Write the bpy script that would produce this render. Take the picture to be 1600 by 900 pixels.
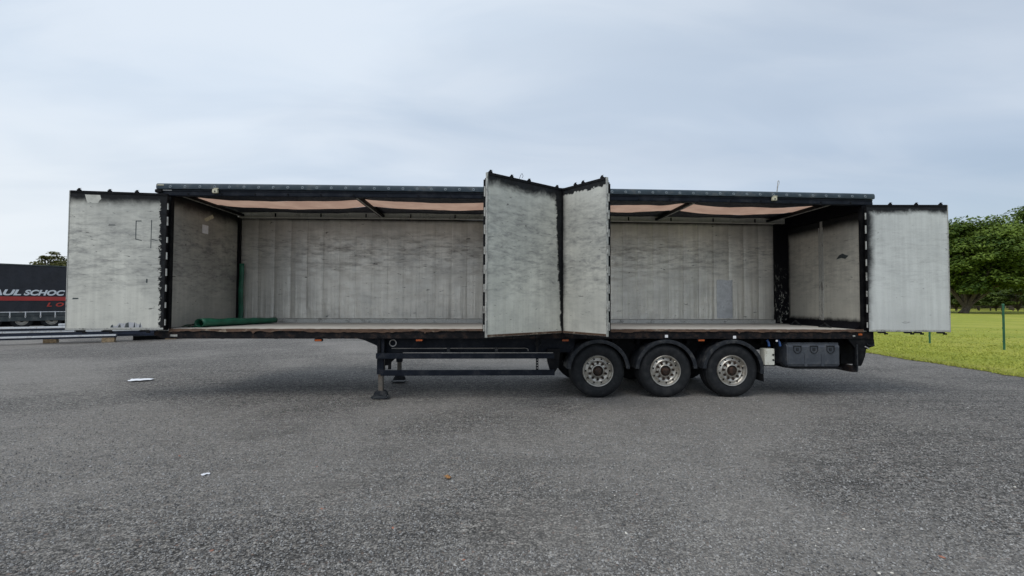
import bpy, bmesh, math, random
import numpy as np
from mathutils import Vector, Matrix, noise as mnoise
random.seed(7); RNG = np.random.default_rng(7)
R = math.radians
for o in list(bpy.data.objects): bpy.data.objects.remove(o)
S = bpy.context.scene
COL = S.collection
# ------------------------------------------------------------------ camera
CAM_POS = Vector((6.138, -8.593, 1.84)); YAW, PITCH, ROLL, FPX = 0.044, 0.0284, 0.0039, 712.8
cam = bpy.data.cameras.new('camera'); camo = bpy.data.objects.new('camera', cam); COL.objects.link(camo)
_f = Vector((math.sin(YAW)*math.cos(PITCH), math.cos(YAW)*math.cos(PITCH), math.sin(PITCH)))
_r = Vector((math.cos(YAW), -math.sin(YAW), 0)); _u = _r.cross(_f)
_r2 = _r*math.cos(ROLL)+_u*math.sin(ROLL); _u2 = -_r*math.sin(ROLL)+_u*math.cos(ROLL)
camo.matrix_world = Matrix(((_r2.x, _u2.x, -_f.x, CAM_POS.x), (_r2.y, _u2.y, -_f.y, CAM_POS.y), (_r2.z, _u2.z, -_f.z, CAM_POS.z), (0, 0, 0, 1)))
cam.sensor_width = 36; cam.lens = FPX/1600*36; cam.clip_start = 0.05; cam.clip_end = 6000
S.camera = camo
# ------------------------------------------------------------------ world, sun, exposure
SUN_AZ, SUN_EL = R(212), R(58)      # azimuth measured clockwise from +Y: behind the camera, a little to the left
w = bpy.data.worlds.new('World'); S.world = w; w.use_nodes = True
nt = w.node_tree; nt.nodes.clear()
def wn(t, **k):
    n = nt.nodes.new(t)
    for a, b in k.items(): setattr(n, a, b)
    return n
sky = wn('ShaderNodeTexSky', sky_type='NISHITA'); sky.sun_disc = False; sky.sun_elevation = SUN_EL; sky.sun_rotation = SUN_AZ
sky.air_density = 1.0; sky.dust_density = 2.0; sky.ozone_density = 1.2
tc = wn('ShaderNodeTexCoord'); sep = wn('ShaderNodeSeparateXYZ'); nt.links.new(tc.outputs['Generated'], sep.inputs[0])
def wm(op, a, b=None, clamp=False):
    n = wn('ShaderNodeMath', operation=op); n.use_clamp = clamp
    for i, v in enumerate((a, b)):
        if v is None: continue
        if hasattr(v, 'is_linked'): nt.links.new(v, n.inputs[i])
        else: n.inputs[i].default_value = v
    return n.outputs[0]
zc = wm('MAXIMUM', sep.outputs[2], 0.0); den = wm('ADD', zc, 0.22)
px, py = wm('DIVIDE', sep.outputs[0], den), wm('DIVIDE', sep.outputs[1], den)
cmb = wn('ShaderNodeCombineXYZ'); nt.links.new(px, cmb.inputs[0]); nt.links.new(py, cmb.inputs[1])
mp = wn('ShaderNodeMapping'); nt.links.new(cmb.outputs[0], mp.inputs[0]); mp.inputs['Rotation'].default_value = (0, 0, R(-24)); mp.inputs['Scale'].default_value = (.55, 1.25, 1); mp.inputs['Location'].default_value = (3.1, 1.7, 0)
n1 = wn('ShaderNodeTexNoise'); nt.links.new(mp.outputs[0], n1.inputs['Vector']); n1.inputs['Scale'].default_value = .8; n1.inputs['Detail'].default_value = 4; n1.inputs['Roughness'].default_value = .5; n1.inputs['Distortion'].default_value = .35
n2 = wn('ShaderNodeTexNoise'); nt.links.new(mp.outputs[0], n2.inputs['Vector']); n2.inputs['Scale'].default_value = 2.1; n2.inputs['Detail'].default_value = 5; n2.inputs['Roughness'].default_value = .5; n2.inputs['Distortion'].default_value = .6
def wmr(v, a, b, c, d, smooth=True):
    n = wn('ShaderNodeMapRange'); n.interpolation_type = 'SMOOTHSTEP' if smooth else 'LINEAR'
    nt.links.new(v, n.inputs[0])
    for i, q in enumerate((a, b, c, d)): n.inputs[i+1].default_value = q
    return n.outputs[0]
m1 = wmr(n1.outputs[0], .35, .68, 0, 1); m2 = wmr(n2.outputs[0], .3, .7, 0, 1)
# thin high cloud everywhere; its veil is thicker to the west (left), thinner to the east
az = wmr(sep.outputs[0], -.75, .85, 1.04, .52, False)
cl = wm('MULTIPLY_ADD', m1, .24); cl.node.inputs[2].default_value = 0
cov = wm('ADD', wm('MULTIPLY', m1, .20), wm('MULTIPLY', m2, .06)); cov = wm('ADD', wm('SUBTRACT', cov, .08), az, True)
ccol = wn('ShaderNodeMix', data_type='RGBA'); nt.links.new(m2, ccol.inputs['Factor'])
ccol.inputs[6].default_value = (6.35, 7.35, 8.6, 1); ccol.inputs[7].default_value = (7.2, 8.0, 9.0, 1)
glow = wm('MULTIPLY', wmr(sep.outputs[0], -.15, -.85, 0, 1), wmr(sep.outputs[2], .42, .0, 0, 1))   # brighter thin cloud low in the west
cc2 = wn('ShaderNodeMix', data_type='RGBA'); nt.links.new(glow, cc2.inputs['Factor']); nt.links.new(ccol.outputs[2], cc2.inputs[6]); cc2.inputs[7].default_value = (8.3, 8.8, 9.2, 1); ccol = cc2
mx = wn('ShaderNodeMix', data_type='RGBA'); nt.links.new(cov, mx.inputs['Factor']); nt.links.new(sky.outputs[0], mx.inputs[6]); nt.links.new(ccol.outputs[2], mx.inputs[7])
bg = wn('ShaderNodeBackground'); bg.inputs[1].default_value = .094; nt.links.new(mx.outputs[2], bg.inputs[0])
wo = wn('ShaderNodeOutputWorld'); nt.links.new(bg.outputs[0], wo.inputs[0])
sun = bpy.data.lights.new('sun', 'SUN'); sun.energy = 1.5; sun.angle = R(34); sun.color = (1, .965, .91)
suno = bpy.data.objects.new('sun', sun); COL.objects.link(suno)
sd = Vector((math.sin(SUN_AZ)*math.cos(SUN_EL), math.cos(SUN_AZ)*math.cos(SUN_EL), math.sin(SUN_EL)))
suno.rotation_euler = sd.to_track_quat('Z', 'Y').to_euler(); suno.location = (0, -10, 30)
S.view_settings.view_transform = 'Standard'; S.view_settings.look = 'None'; S.view_settings.exposure = 0.14; S.view_settings.gamma = 1
S.view_settings.use_curve_mapping = False
S.render.engine = 'CYCLES'; S.render.resolution_x = 1024; S.render.resolution_y = 576
S.cycles.max_bounces = 8; S.cycles.diffuse_bounces = 5; S.cycles.transmission_bounces = 4

# ================================================================== node helper
class N:
    """tiny node-tree writer for a material"""
    def __init__(s, name):
        s.m = bpy.data.materials.new(name); s.m.use_nodes = True; s.t = s.m.node_tree; s.t.nodes.clear()
        s.out = s.t.nodes.new('ShaderNodeOutputMaterial'); s.b = s.t.nodes.new('ShaderNodeBsdfPrincipled'); s.t.links.new(s.b.outputs[0], s.out.inputs[0])
    def set(s, sock, v):
        if hasattr(v, 'is_linked'): s.t.links.new(v, sock)
        elif isinstance(v, (tuple, list)) and len(v) == 3 and sock.type == 'RGBA': sock.default_value = (*v, 1)
        else: sock.default_value = v
    def pos(s): return s.t.nodes.new('ShaderNodeNewGeometry').outputs['Position']
    def obj(s): return s.t.nodes.new('ShaderNodeTexCoord').outputs['Object']
    def rnd(s): return s.t.nodes.new('ShaderNodeObjectInfo').outputs['Random']
    def attr(s, n):
        a = s.t.nodes.new('ShaderNodeAttribute'); a.attribute_name = n; return a.outputs['Fac']
    def sep(s, v):
        n = s.t.nodes.new('ShaderNodeSeparateXYZ'); s.t.links.new(v, n.inputs[0]); return n.outputs
    def comb(s, x, y, z=0.0):
        n = s.t.nodes.new('ShaderNodeCombineXYZ')
        for i, v in enumerate((x, y, z)): s.set(n.inputs[i], v)
        return n.outputs[0]
    def math(s, op, a, b=0.0, c=0.0, clamp=False):
        n = s.t.nodes.new('ShaderNodeMath'); n.operation = op; n.use_clamp = clamp
        s.set(n.inputs[0], a); s.set(n.inputs[1], b); s.set(n.inputs[2], c); return n.outputs[0]
    def scale(s, v, sc, loc=(0, 0, 0), rot=(0, 0, 0)):
        n = s.t.nodes.new('ShaderNodeMapping'); s.t.links.new(v, n.inputs[0]); n.inputs['Scale'].default_value = sc; n.inputs['Location'].default_value = loc; n.inputs['Rotation'].default_value = rot; return n.outputs[0]
    def noise(s, v, sc, det=3, rough=.55, dist=0.0):
        n = s.t.nodes.new('ShaderNodeTexNoise'); s.t.links.new(v, n.inputs['Vector']); n.inputs['Scale'].default_value = sc; n.inputs['Detail'].default_value = det; n.inputs['Roughness'].default_value = rough; n.inputs['Distortion'].default_value = dist; return n.outputs[0]
    def voro(s, v, sc, feat='F1', out='Distance', rand=1.0):
        n = s.t.nodes.new('ShaderNodeTexVoronoi'); n.feature = feat; s.t.links.new(v, n.inputs['Vector']); n.inputs['Scale'].default_value = sc; n.inputs['Randomness'].default_value = rand; return n.outputs[out]
    def mr(s, v, a, b, c=0.0, d=1.0, smooth=True):
        n = s.t.nodes.new('ShaderNodeMapRange'); n.interpolation_type = 'SMOOTHSTEP' if smooth else 'LINEAR'
        s.set(n.inputs[0], v)
        for i, q in enumerate((a, b, c, d)): s.set(n.inputs[i+1], q)
        return n.outputs[0]
    def mix(s, f, a, b, mode='MIX'):
        n = s.t.nodes.new('ShaderNodeMix'); n.data_type = 'RGBA'; n.blend_type = mode
        s.set(n.inputs['Factor'], f); s.set(n.inputs[6], a); s.set(n.inputs[7], b); return n.outputs[2]
    def bump(s, h, st=.3, d=.01, nrm=None):
        n = s.t.nodes.new('ShaderNodeBump'); n.inputs['Strength'].default_value = st; n.inputs['Distance'].default_value = d; s.set(n.inputs['Height'], h)
        if nrm is not None: s.t.links.new(nrm, n.inputs['Normal'])
        return n.outputs[0]
    def fin(s, col, rough=.6, metal=0.0, nrm=None, spec=None):
        s.set(s.b.inputs['Base Color'], col); s.set(s.b.inputs['Roughness'], rough); s.set(s.b.inputs['Metallic'], metal)
        if nrm is not None: s.t.links.new(nrm, s.b.inputs['Normal'])
        if spec is not None: s.set(s.b.inputs['Specular IOR Level'], spec)
        return s.m
M = {}
def worn(name, col, rough=.6, metal=0.0, var=.25, sc=6.0, dirt=None, dirtamt=.4, bump=.15, spec=None):
    n = N(name); p = n.pos(); a = n.noise(p, sc, 5, .65); b = n.noise(p, sc*7, 4, .6)
    c0 = tuple(x*(1-var) for x in col); c1 = tuple(min(1, x*(1+var)) for x in col)
    c = n.mix(n.mr(a, .3, .7), c0, c1)
    if dirt is not None:
        c = n.mix(n.math('MULTIPLY', n.mr(n.math('ADD', a, n.math('MULTIPLY', b, .5)), .72, .95), dirtamt), c, dirt)
    M[name] = n.fin(c, n.mr(b, .3, .7, max(0, rough-.12), min(1, rough+.12)), metal, n.bump(b, bump, .004), spec); return M[name]
DUST = (.20, .185, .16)
worn('black_paint', (.006, .0065, .008), .55, 0, .3, 5, DUST, .05, .15, .10)
worn('navy_paint', (.007, .010, .017), .45, 0, .25, 4, DUST, .08, .15, .15)
worn('rail_black', (.010, .010, .012), .6, 0, .35, 7, (.07, .042, .028), .5, .15, .12)
worn('tarp_strip', (.040, .060, .078), .5, 0, .2, 3, DUST, .3, .3, .3)
worn('tarp_navy', (.018, .021, .035), .6, 0, .2, 3, None, 0, .3)
worn('rubber', (.010, .0115, .0135), .7, 0, .25, 9, (.05, .048, .045), .30, .25, .3)
worn('mudguard', (.016, .019, .024), .55, 0, .25, 8, DUST, .2, .15, .25)
worn('alloy', (.52, .50, .455), .40, .85, .15, 12, (.20, .15, .10), .7)
worn('steel_bright', (.50, .49, .47), .42, .8, .2, 10, (.12, .10, .08), .6)
worn('alu_light', (.46, .46, .43), .5, .3, .2, 5, (.08, .075, .065), .7)
worn('dark_hub', (.030, .020, .015), .55, .3, .4, 18, (.12, .05, .025), .6)
worn('toolbox', (.046, .053, .066), .5, 0, .15, 6, DUST, .2, .25)
worn('toolbox_dark', (.010, .012, .016), .5, 0, .15, 6)
worn('white_plate', (.62, .62, .55), .5, 0, .12, 8, (.2, .17, .12), .6)
worn('orange_lens', (.38, .08, .015), .25, 0, .15, 20)
worn('red_lens', (.45, .02, .015), .25, 0, .15, 20)
worn('white_lens', (.8, .8, .82), .25, 0, .05, 20)
worn('grey_leg', (.12, .11, .095), .6, .2, .35, 9, (.10, .06, .035), .8)
worn('green_tarp', (.012, .105, .060), .45, 0, .25, 5, None, 0, .4)
worn('wood_block', (.27, .20, .12), .85, 0, .35, 14)
worn('beam_navy', (.014, .022, .045), .5, 0, .3, 3)
worn('beam_white', (.66, .68, .70), .55, 0, .12, 3, (.25, .22, .18), .6)
worn('curtain', (.011, .013, .020), .55, 0, .3, .7, None, 0, .4)
worn('curtain_red', (.34, .030, .026), .55, 0, .15, 1)
worn('print_white', (.62, .66, .70), .55, 0, .08, 2)
worn('print_red', (.42, .045, .03), .55, 0, .1, 2)
worn('guard_grey', (.04, .052, .056), .55, 0, .25, 2, DUST, .3)
worn('fence_green', (.015, .10, .050), .5, 0, .2, 5)
worn('paper_white', (.72, .74, .78), .7, 0, .06, 15)
worn('stone_white', (.66, .63, .56), .8, 0, .1, 60)
worn('stone_red', (.34, .15, .10), .85, 0, .2, 60)
worn('leaf_brown', (.30, .15, .05), .7, 0, .35, 40)
worn('latch_cream', (.52, .50, .38), .55, 0, .2, 30)
worn('blue_line', (.02, .07, .22), .4, 0, .2, 20)
worn('bark', (.085, .068, .050), .9, 0, .35, 3, None, 0, .6)
worn('door_patch', (.50, .50, .45), .5, 0, .15, 9)
worn('sticker_grey', (.46, .47, .50), .6, 0, .25, 14, (.15, .15, .15), .6)
worn('rail_cream', (.60, .585, .53), .5, 0, .15, 3, (.12, .11, .10), .5)
worn('header_black', (.005, .005, .007), .7, 0, .3, 5, None, 0, .15, .08)

n = N('chipped_black'); p = n.pos(); a = n.noise(n.scale(p, (1, 1, .5)), 16, 5, .75, .6); lowz = n.mr(n.sep(p)[2], 3.0, 1.5)
c = n.mix(n.math('MULTIPLY', n.mr(a, .56, .60), lowz), (.006, .006, .008), (.40, .40, .36)); M['chipped_black'] = n.fin(c, .6, 0, n.bump(a, .2, .004), .1)
# floor timber
n = N('floor_timber'); p = n.pos(); g = n.noise(n.scale(p, (1.2, 14, 14)), 3, 5, .65); g2 = n.noise(p, 1.3, 4, .6)
c = n.mix(n.mr(g, .3, .7), (.40, .385, .35), (.54, .53, .49)); c = n.mix(n.math('MULTIPLY', n.mr(g2, .45, .7), .35), c, (.26, .235, .20))
M['floor_timber'] = n.fin(c, .75, 0, n.bump(g, .4, .004))
n = N('split_wood'); p = n.pos(); g = n.noise(n.scale(p, (2.5, 30, 40)), 3, 5, .7); g2 = n.noise(p, 2.2, 4, .65)
c = n.mix(n.mr(g, .3, .7), (.030, .015, .010), (.13, .075, .045)); c = n.mix(n.mr(g2, .58, .70), c, (.30, .25, .19))
M['split_wood'] = n.fin(c, .85, 0, n.bump(g, .7, .006))
# translucent roof membrane
n = N('roof_membrane'); p = n.pos(); g = n.noise(p, 2.5, 4, .6); c = n.mix(n.mr(g, .3, .7), (.38, .24, .175), (.47, .31, .225))
n.fin(c, .7, 0, n.bump(n.noise(n.scale(p, (1, 5, 1)), 3, 3), .3, .02)); tr = n.t.nodes.new('ShaderNodeBsdfTranslucent'); n.t.links.new(c, tr.inputs[0])
ms = n.t.nodes.new('ShaderNodeMixShader'); ms.inputs[0].default_value = .72; n.t.links.new(n.b.outputs[0], ms.inputs[1]); n.t.links.new(tr.outputs[0], ms.inputs[2]); n.t.links.new(ms.outputs[0], n.out.inputs[0])
M['roof_membrane'] = n.m

def panel_mat(name, W, H, top=None, bot=None, lft=None, rgt=None, seed=0.0, base=(.60, .60, .555), wall=None, scuff=1.0, rib=1.0, metal=.15, blotch=.55, midlo=.15):
    """worn off-white load-wall panel. Edges: (thickness, softness, raggedness, rag_scale) of bare dark border.
    wall: None -> object coordinates x,z ; 'x' / 'y' -> world coordinate along the wall, height above the floor"""
    n = N(name)
    if wall is None: o = n.sep(n.obj()); u, v = o[0], o[2]
    else:
        o = n.sep(n.pos()); u = o[0] if wall == 'x' else o[1]; v = n.math('SUBTRACT', o[2], 1.31)
    q = n.comb(n.math('ADD', u, seed*3.7), v, seed)
    mid = n.math('MULTIPLY', n.mr(v, midlo*H, (midlo+.3)*H), n.mr(v, .97*H, .70*H))
    big = n.noise(q, 1.1, 3, .5)
    sc1 = n.noise(n.scale(q, (2.0, 9, 1)), 1.5, 6, .68, .5); sc2 = n.noise(n.scale(q, (3.2, 22, 1), (2, 7, 0)), 1.4, 4, .6, .6)
    spots = n.noise(n.scale(q, (4.5, 16, 1), (5, 3, 0)), 1.6, 2, .5, .8)
    vs = n.noise(n.scale(q, (9, .35, 1)), 1.5, 4, .6)
    c = n.mix(n.mr(vs, .3, .7), tuple(x*.91 for x in base), tuple(x*1.05 for x in base))
    c = n.mix(n.math('MULTIPLY', n.mr(big, .38, .66), .55*min(1, scuff+.1)), c, tuple(x*y for x, y in zip(base, (.62, .63, .65))))
    blot = n.noise(n.scale(q, (3.2, 8, 1), (1, 9, 0)), 1.2, 8, .75, .3); c = n.mix(n.math('MULTIPLY', n.math('MULTIPLY', n.mr(blot, .42, .76), n.math('ADD', n.math('MULTIPLY', mid, .7), .3)), blotch*scuff), c, (.15, .155, .16))
    m1 = n.math('MULTIPLY', n.math('MULTIPLY', n.mr(sc1, .43, .80), mid), .70*scuff); c = n.mix(m1, c, (.17, .17, .17))
    m2 = n.math('MULTIPLY', n.math('MULTIPLY', n.mr(sc2, .58, .74), n.math('ADD', n.math('MULTIPLY', mid, .8), .2)), .58*scuff); c = n.mix(m2, c, (.10, .10, .10))
    m3 = n.math('MULTIPLY', n.mr(spots, .69, .76), .75*min(1, scuff+.2)); c = n.mix(m3, c, (.035, .035, .035))
    fine = n.noise(q, 45, 3, .6); c = n.mix(n.math('MULTIPLY', n.mr(fine, .55, .8), .25), c, (.22, .21, .19))
    dark = None
    for e, dist in ((top, n.math('SUBTRACT', H, v)), (bot, v), (lft, u), (rgt, n.math('SUBTRACT', W, u))):
        if e is None: continue
        th, so, rag, rs = e[:4]
        rn = n.noise(n.scale(q, (1, 1, 1), (seed*2, 0, th*9)), rs, 5, .7, .5); d = n.math('ADD', dist, n.math('MULTIPLY', n.math('SUBTRACT', rn, .5), rag*2))
        if len(e) > 4: d = n.math('ADD', d, n.math('MULTIPLY', n.math('SUBTRACT', 1.0, n.math('DIVIDE', v, H)), e[4]))
        k = n.mr(d, th-so, th+so, 1, 0); dark = k if dark is None else n.math('MAXIMUM', dark, k)
    if dark is not None:
        lo = n.noise(q, 9, 4, .7); c = n.mix(n.math('MULTIPLY', dark, .97), c, n.mix(n.mr(lo, .45, .75), (.003, .0035, .006), (.012, .015, .020)))
    low = n.mr(v, .62*H, .05*H)
    rb = n.noise(n.scale(q, (11, .22, 1)), 1.0, 2, .4); dents = n.noise(n.scale(q, (6, 3.2, 1)), 1.0, 2, .5)
    h = n.math('ADD', n.math('MULTIPLY', rb, n.math('ADD', n.math('MULTIPLY', low, .9), .15)), n.math('MULTIPLY', n.math('MULTIPLY', dents, low), .8))
    nr = n.bump(h, .55*rib, .02); nr = n.bump(sc2, .12, .003, nr)
    M[name] = n.fin(c, n.mr(sc1, .3, .7, .36, .60), metal, nr, .40 if dark is None else n.mr(dark, 0, 1, .40, .08)); return M[name]

# ================================================================== mesh helpers
class MB:
    def __init__(s): s.bm = bmesh.new()
    def box(s, x0, x1, y0, y1, z0, z1):
        v = [s.bm.verts.new(p) for p in ((x0, y0, z0), (x1, y0, z0), (x1, y1, z0), (x0, y1, z0), (x0, y0, z1), (x1, y0, z1), (x1, y1, z1), (x0, y1, z1))]
        for f in ((3, 2, 1, 0), (4, 5, 6, 7), (0, 1, 5, 4), (1, 2, 6, 5), (2, 3, 7, 6), (3, 0, 4, 7)): s.bm.faces.new([v[i] for i in f])
        return s
    def prism(s, pts, axis, a, b):
        """polygon pts in the two other axes (x,z for axis y ; y,z for x ; x,y for z)"""
        def P(p, t): return {'y': (p[0], t, p[1]), 'x': (t, p[0], p[1]), 'z': (p[0], p[1], t)}[axis]
        A = [s.bm.verts.new(P(p, a)) for p in pts]; B = [s.bm.verts.new(P(p, b)) for p in pts]; k = len(pts)
        s.bm.faces.new(A); s.bm.faces.new(B[::-1])
        for i in range(k): s.bm.faces.new((A[i], B[i], B[(i+1) % k], A[(i+1) % k]))
        return s
    def cyl(s, p, q, r, seg=12, r2=None, cap=True):
        p, q = Vector(p), Vector(q); d = (q-p).normalized(); a = d.orthogonal().normalized(); b = d.cross(a); r2 = r if r2 is None else r2
        A = [s.bm.verts.new(p+(a*math.cos(t)+b*math.sin(t))*r) for t in [2*math.pi*i/seg for i in range(seg)]]
        B = [s.bm.verts.new(q+(a*math.cos(t)+b*math.sin(t))*r2) for t in [2*math.pi*i/seg for i in range(seg)]]
        for i in range(seg): s.bm.faces.new((A[i], A[(i+1) % seg], B[(i+1) % seg], B[i]))
        if cap: s.bm.faces.new(A[::-1]); s.bm.faces.new(B)
        return s
    def tube(s, pts, r, seg=8):
        pts = [Vector(p) for p in pts]; rings = []; a = None
        for i, p in enumerate(pts):
            d = (pts[min(i+1, len(pts)-1)]-pts[max(i-1, 0)]).normalized()
            a = (d.orthogonal() if a is None else a-d*a.dot(d)).normalized(); b = d.cross(a); rr = r[i] if isinstance(r, (list, tuple)) else r
            rings.append([s.bm.verts.new(p+(a*math.cos(t)+b*math.sin(t))*rr) for t in [2*math.pi*k/seg for k in range(seg)]])
        for A, B in zip(rings, rings[1:]):
            for k in range(seg): s.bm.faces.new((A[k], A[(k+1) % seg], B[(k+1) % seg], B[k]))
        s.bm.faces.new(rings[0][::-1]); s.bm.faces.new(rings[-1]); return s
    def lathe(s, prof, seg=48):
        """profile (radius, y) turned about the local y axis"""
        rings = []
        for r, y in prof: rings.append([s.bm.verts.new((r*math.cos(t), y, r*math.sin(t))) for t in [2*math.pi*k/seg for k in range(seg)]])
        for A, B in zip(rings, rings[1:]):
            for k in range(seg): s.bm.faces.new((A[k], B[k], B[(k+1) % seg], A[(k+1) % seg]))
        return s
    def grid(s, nx, ny, fn):
        V = [[s.bm.verts.new(fn(i/nx, j/ny)) for i in range(nx+1)] for j in range(ny+1)]
        for j in range(ny):
            for i in range(nx): s.bm.faces.new((V[j][i], V[j][i+1], V[j+1][i+1], V[j+1][i]))
        return s
    def mesh(s, name, bevel=0.0, smooth=None, seg=2):
        if bevel: bmesh.ops.bevel(s.bm, geom=list(s.bm.edges), offset=bevel, segments=seg, affect='EDGES', clamp_overlap=True)
        bmesh.ops.recalc_face_normals(s.bm, faces=s.bm.faces)
        me = bpy.data.meshes.new(name); s.bm.to_mesh(me); s.bm.free()
        if smooth is not None:
            for f in me.polygons: f.use_smooth = True
            me.set_sharp_from_angle(angle=R(smooth))
        return me
def obj(name, me, mat=None, parent=None, loc=(0, 0, 0), rot=(0, 0, 0), scale=None, **props):
    if isinstance(me, MB): me = me.mesh(name)
    if mat is not None and not me.materials: me.materials.append(M[mat] if isinstance(mat, str) else mat)
    o = bpy.data.objects.new(name, me); COL.objects.link(o); o.parent = parent; o.location = loc; o.rotation_euler = rot
    if scale is not None: o.scale = scale
    for k, v in props.items(): o[k] = v
    return o
def thing(name, label, cat, loc=(0, 0, 0), rz=0.0, group=None):
    o = bpy.data.objects.new(name, None); COL.objects.link(o); o.location = loc; o.rotation_euler = (0, 0, rz); o.empty_display_size = .2
    o['label'] = label; o['category'] = cat
    if group: o['group'] = group
    return o
def tag(o, label, cat, group=None):
    o['label'] = label; o['category'] = cat
    if group: o['group'] = group
    return o
def fbm(x, y, z=0.0, o=4):
    return sum(mnoise.noise(Vector((x*2**k, y*2**k, z+k*7.3)))/2**k for k in range(o))

# ================================================================== ground
n = N('gravel'); p = n.pos(); flat = n.scale(p, (1, 1, 0))
wob = n.noise(flat, .45, 4, .55)
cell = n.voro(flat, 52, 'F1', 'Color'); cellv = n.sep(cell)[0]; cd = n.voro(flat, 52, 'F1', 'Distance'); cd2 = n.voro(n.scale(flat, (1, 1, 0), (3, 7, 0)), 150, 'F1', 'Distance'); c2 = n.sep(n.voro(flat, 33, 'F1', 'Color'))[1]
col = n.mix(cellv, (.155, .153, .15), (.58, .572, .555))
col = n.mix(n.math('MULTIPLY', n.mr(cd, .40, .75), .9), col, (.025, .025, .026))  # cavity shade between the stones painted into the colour
col = n.mix(n.mr(c2, .93, .99, 0, .5), col, (.34, .32, .29))
col = n.mix(n.mr(n.sep(cell)[2], .972, .99, 0, .6), col, (.30, .17, .12))
mid_ = n.noise(n.scale(flat, (9, 17, 0)), 1, 5, .8); col = n.mix(n.mr(mid_, .36, .58, .70, 0), col, (.045, .046, .047)); col = n.mix(n.mr(mid_, .52, .70, 0, .55), col, (.50, .49, .475)); med = n.noise(flat, 5.5, 5, .7); col = n.mix(n.mr(med, .36, .64, .28, 0), col, (.06, .061, .062))  # low spots coloured dark as shaded crevices, high spots paler
trk = n.noise(n.scale(flat, (.55, 5.5, 0), rot=(0, 0, R(9))), 1.0, 6, .7, .9); col = n.mix(n.mr(trk, .50, .70, 0, .38), col, (.045, .046, .048))
trk2 = n.noise(n.scale(flat, (.35, 4.0, 0), rot=(0, 0, R(-27))), 1.0, 5, .6, .6); col = n.mix(n.mr(trk2, .54, .70, 0, .35), col, (.042, .043, .045))
pale = n.noise(flat, .16, 4, .6); col = n.mix(n.mr(pale, .44, .62, 0, .45), col, (.38, .375, .365))
h = n.math('ADD', n.math('MULTIPLY', n.math('SUBTRACT', 1.0, cd), .7), n.math('ADD', n.math('MULTIPLY', cd2, .3), n.math('MULTIPLY', cellv, .35)))
stain = n.noise(n.scale(flat, (.5, .9, 0), (4, 2, 0)), 1.0, 5, .65, .6); col = n.mix(n.mr(stain, .52, .70, 0, .22), col, (.07, .07, .072)); nr = n.bump(h, 1.0, .018); nr = n.bump(mid_, .7, .03, nr); nr = n.bump(med, .5, .05, nr); nr = n.bump(trk, .35, .04, nr)
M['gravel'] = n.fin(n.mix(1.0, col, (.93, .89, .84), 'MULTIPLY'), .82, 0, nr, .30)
def gz(x, y):   # gentle unevenness of the yard, level under the trailer
    k = min(1, max(0, (-1.2-y)/2.5)) if y < 0 else min(1, max(0, (y-4)/4))
    return k*.022*fbm(x*.45, y*.45, 3.1, 3)
def ground_sheet():
    mb = MB(); xs = [-3000, -600, -150, -60]+[-40+i*1.0 for i in range(80)]+[40, 60, 150, 600, 3000]; ys = [-3000, -300, -60, -20]+[-12+i*.75 for i in range(64)]+[40, 60, 150, 600, 3000]
    V = [[mb.bm.verts.new((x, y, gz(x, y) if -40 <= x < 18 and -12 <= y <= 36 else -.004 if x < 40 else -.03)) for x in xs] for y in ys]
    for j in range(len(ys)-1):
        for i in range(len(xs)-1): mb.bm.faces.new((V[j][i], V[j][i+1], V[j+1][i+1], V[j+1][i]))
    return mb.mesh('ground', smooth=60)
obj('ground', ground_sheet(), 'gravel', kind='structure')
# lawn behind a ragged edge
n = N('lawn'); p = n.pos(); a = n.noise(p, .22, 4, .6); b = n.noise(n.scale(p, (3, 3, 0)), 1.0, 5, .7); f_ = n.noise(n.scale(p, (22, 22, 0)), 1, 3, .7); s_ = n.noise(n.scale(p, (.12, .8, 0), rot=(0, 0, R(35))), 1, 4, .6)
c = n.mix(n.mr(b, .3, .7), (.24, .285, .042), (.38, .40, .068)); c = n.mix(n.mr(a, .42, .62, 0, .6), c, (.44, .42, .09)); c = n.mix(n.mr(s_, .5, .68, 0, .5), c, (.17, .24, .045)); c = n.mix(n.mr(f_, .45, .75, 0, .35), c, (.11, .15, .022))
ed_ = n.attr('tone'); c = n.mix(n.math('MULTIPLY', ed_, n.mr(b, .35, .6)), c, (.21, .165, .085)); M['lawn'] = n.fin(c, .9, 0, n.bump(n.math('ADD', f_, b), .8, .06), .15)
def edge_x(y): return 19.30+.1*(y-2)+.16*fbm(y*.9, 1.7, 0, 5)+.10*fbm(y*4.1, 3.3, 0, 3)
def lawn_z(x, y): return .02+.05*min(1, max(0, x-edge_x(y)))+.03*fbm(x*.5, y*.5, 1, 3)*min(1, max(0, (x-edge_x(y))*.5))
def lawn_sheet():
    mb = MB(); ys = [-60, -30, -14]+[-8+i*.14 for i in range(240)]+[28, 34, 50, 90, 200, 600, 1500]; dx = [0, .05, .15, .35, .7, 1.2, 2, 3, 4.5, 6, 9, 13, 20, 35, 60, 100, 200, 600, 1500]
    V = [[mb.bm.verts.new((edge_x(y)+d, y, (.004 if d == 0 else lawn_z(edge_x(y)+d, y) if d < 60 else .06))) for d in dx] for y in ys]
    for j in range(len(ys)-1):
        for i in range(len(dx)-1): mb.bm.faces.new((V[j][i], V[j][i+1], V[j+1][i+1], V[j+1][i]))
    me = mb.mesh('lawn', smooth=80); at_ = me.attributes.new('tone', 'FLOAT', 'POINT'); at_.data.foreach_set('value', np.tile(np.array([1, .95, .8, .45, .12]+[0]*(len(dx)-5), np.float32), len(ys)))
    return me
obj('lawn', lawn_sheet(), 'lawn', kind='structure')
obj('field', MB().grid(6, 3, lambda u, t: (-900+919*u, 52+900*t+.8*math.sin(u*20), .02)).mesh('field'), 'lawn', kind='structure')
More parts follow.
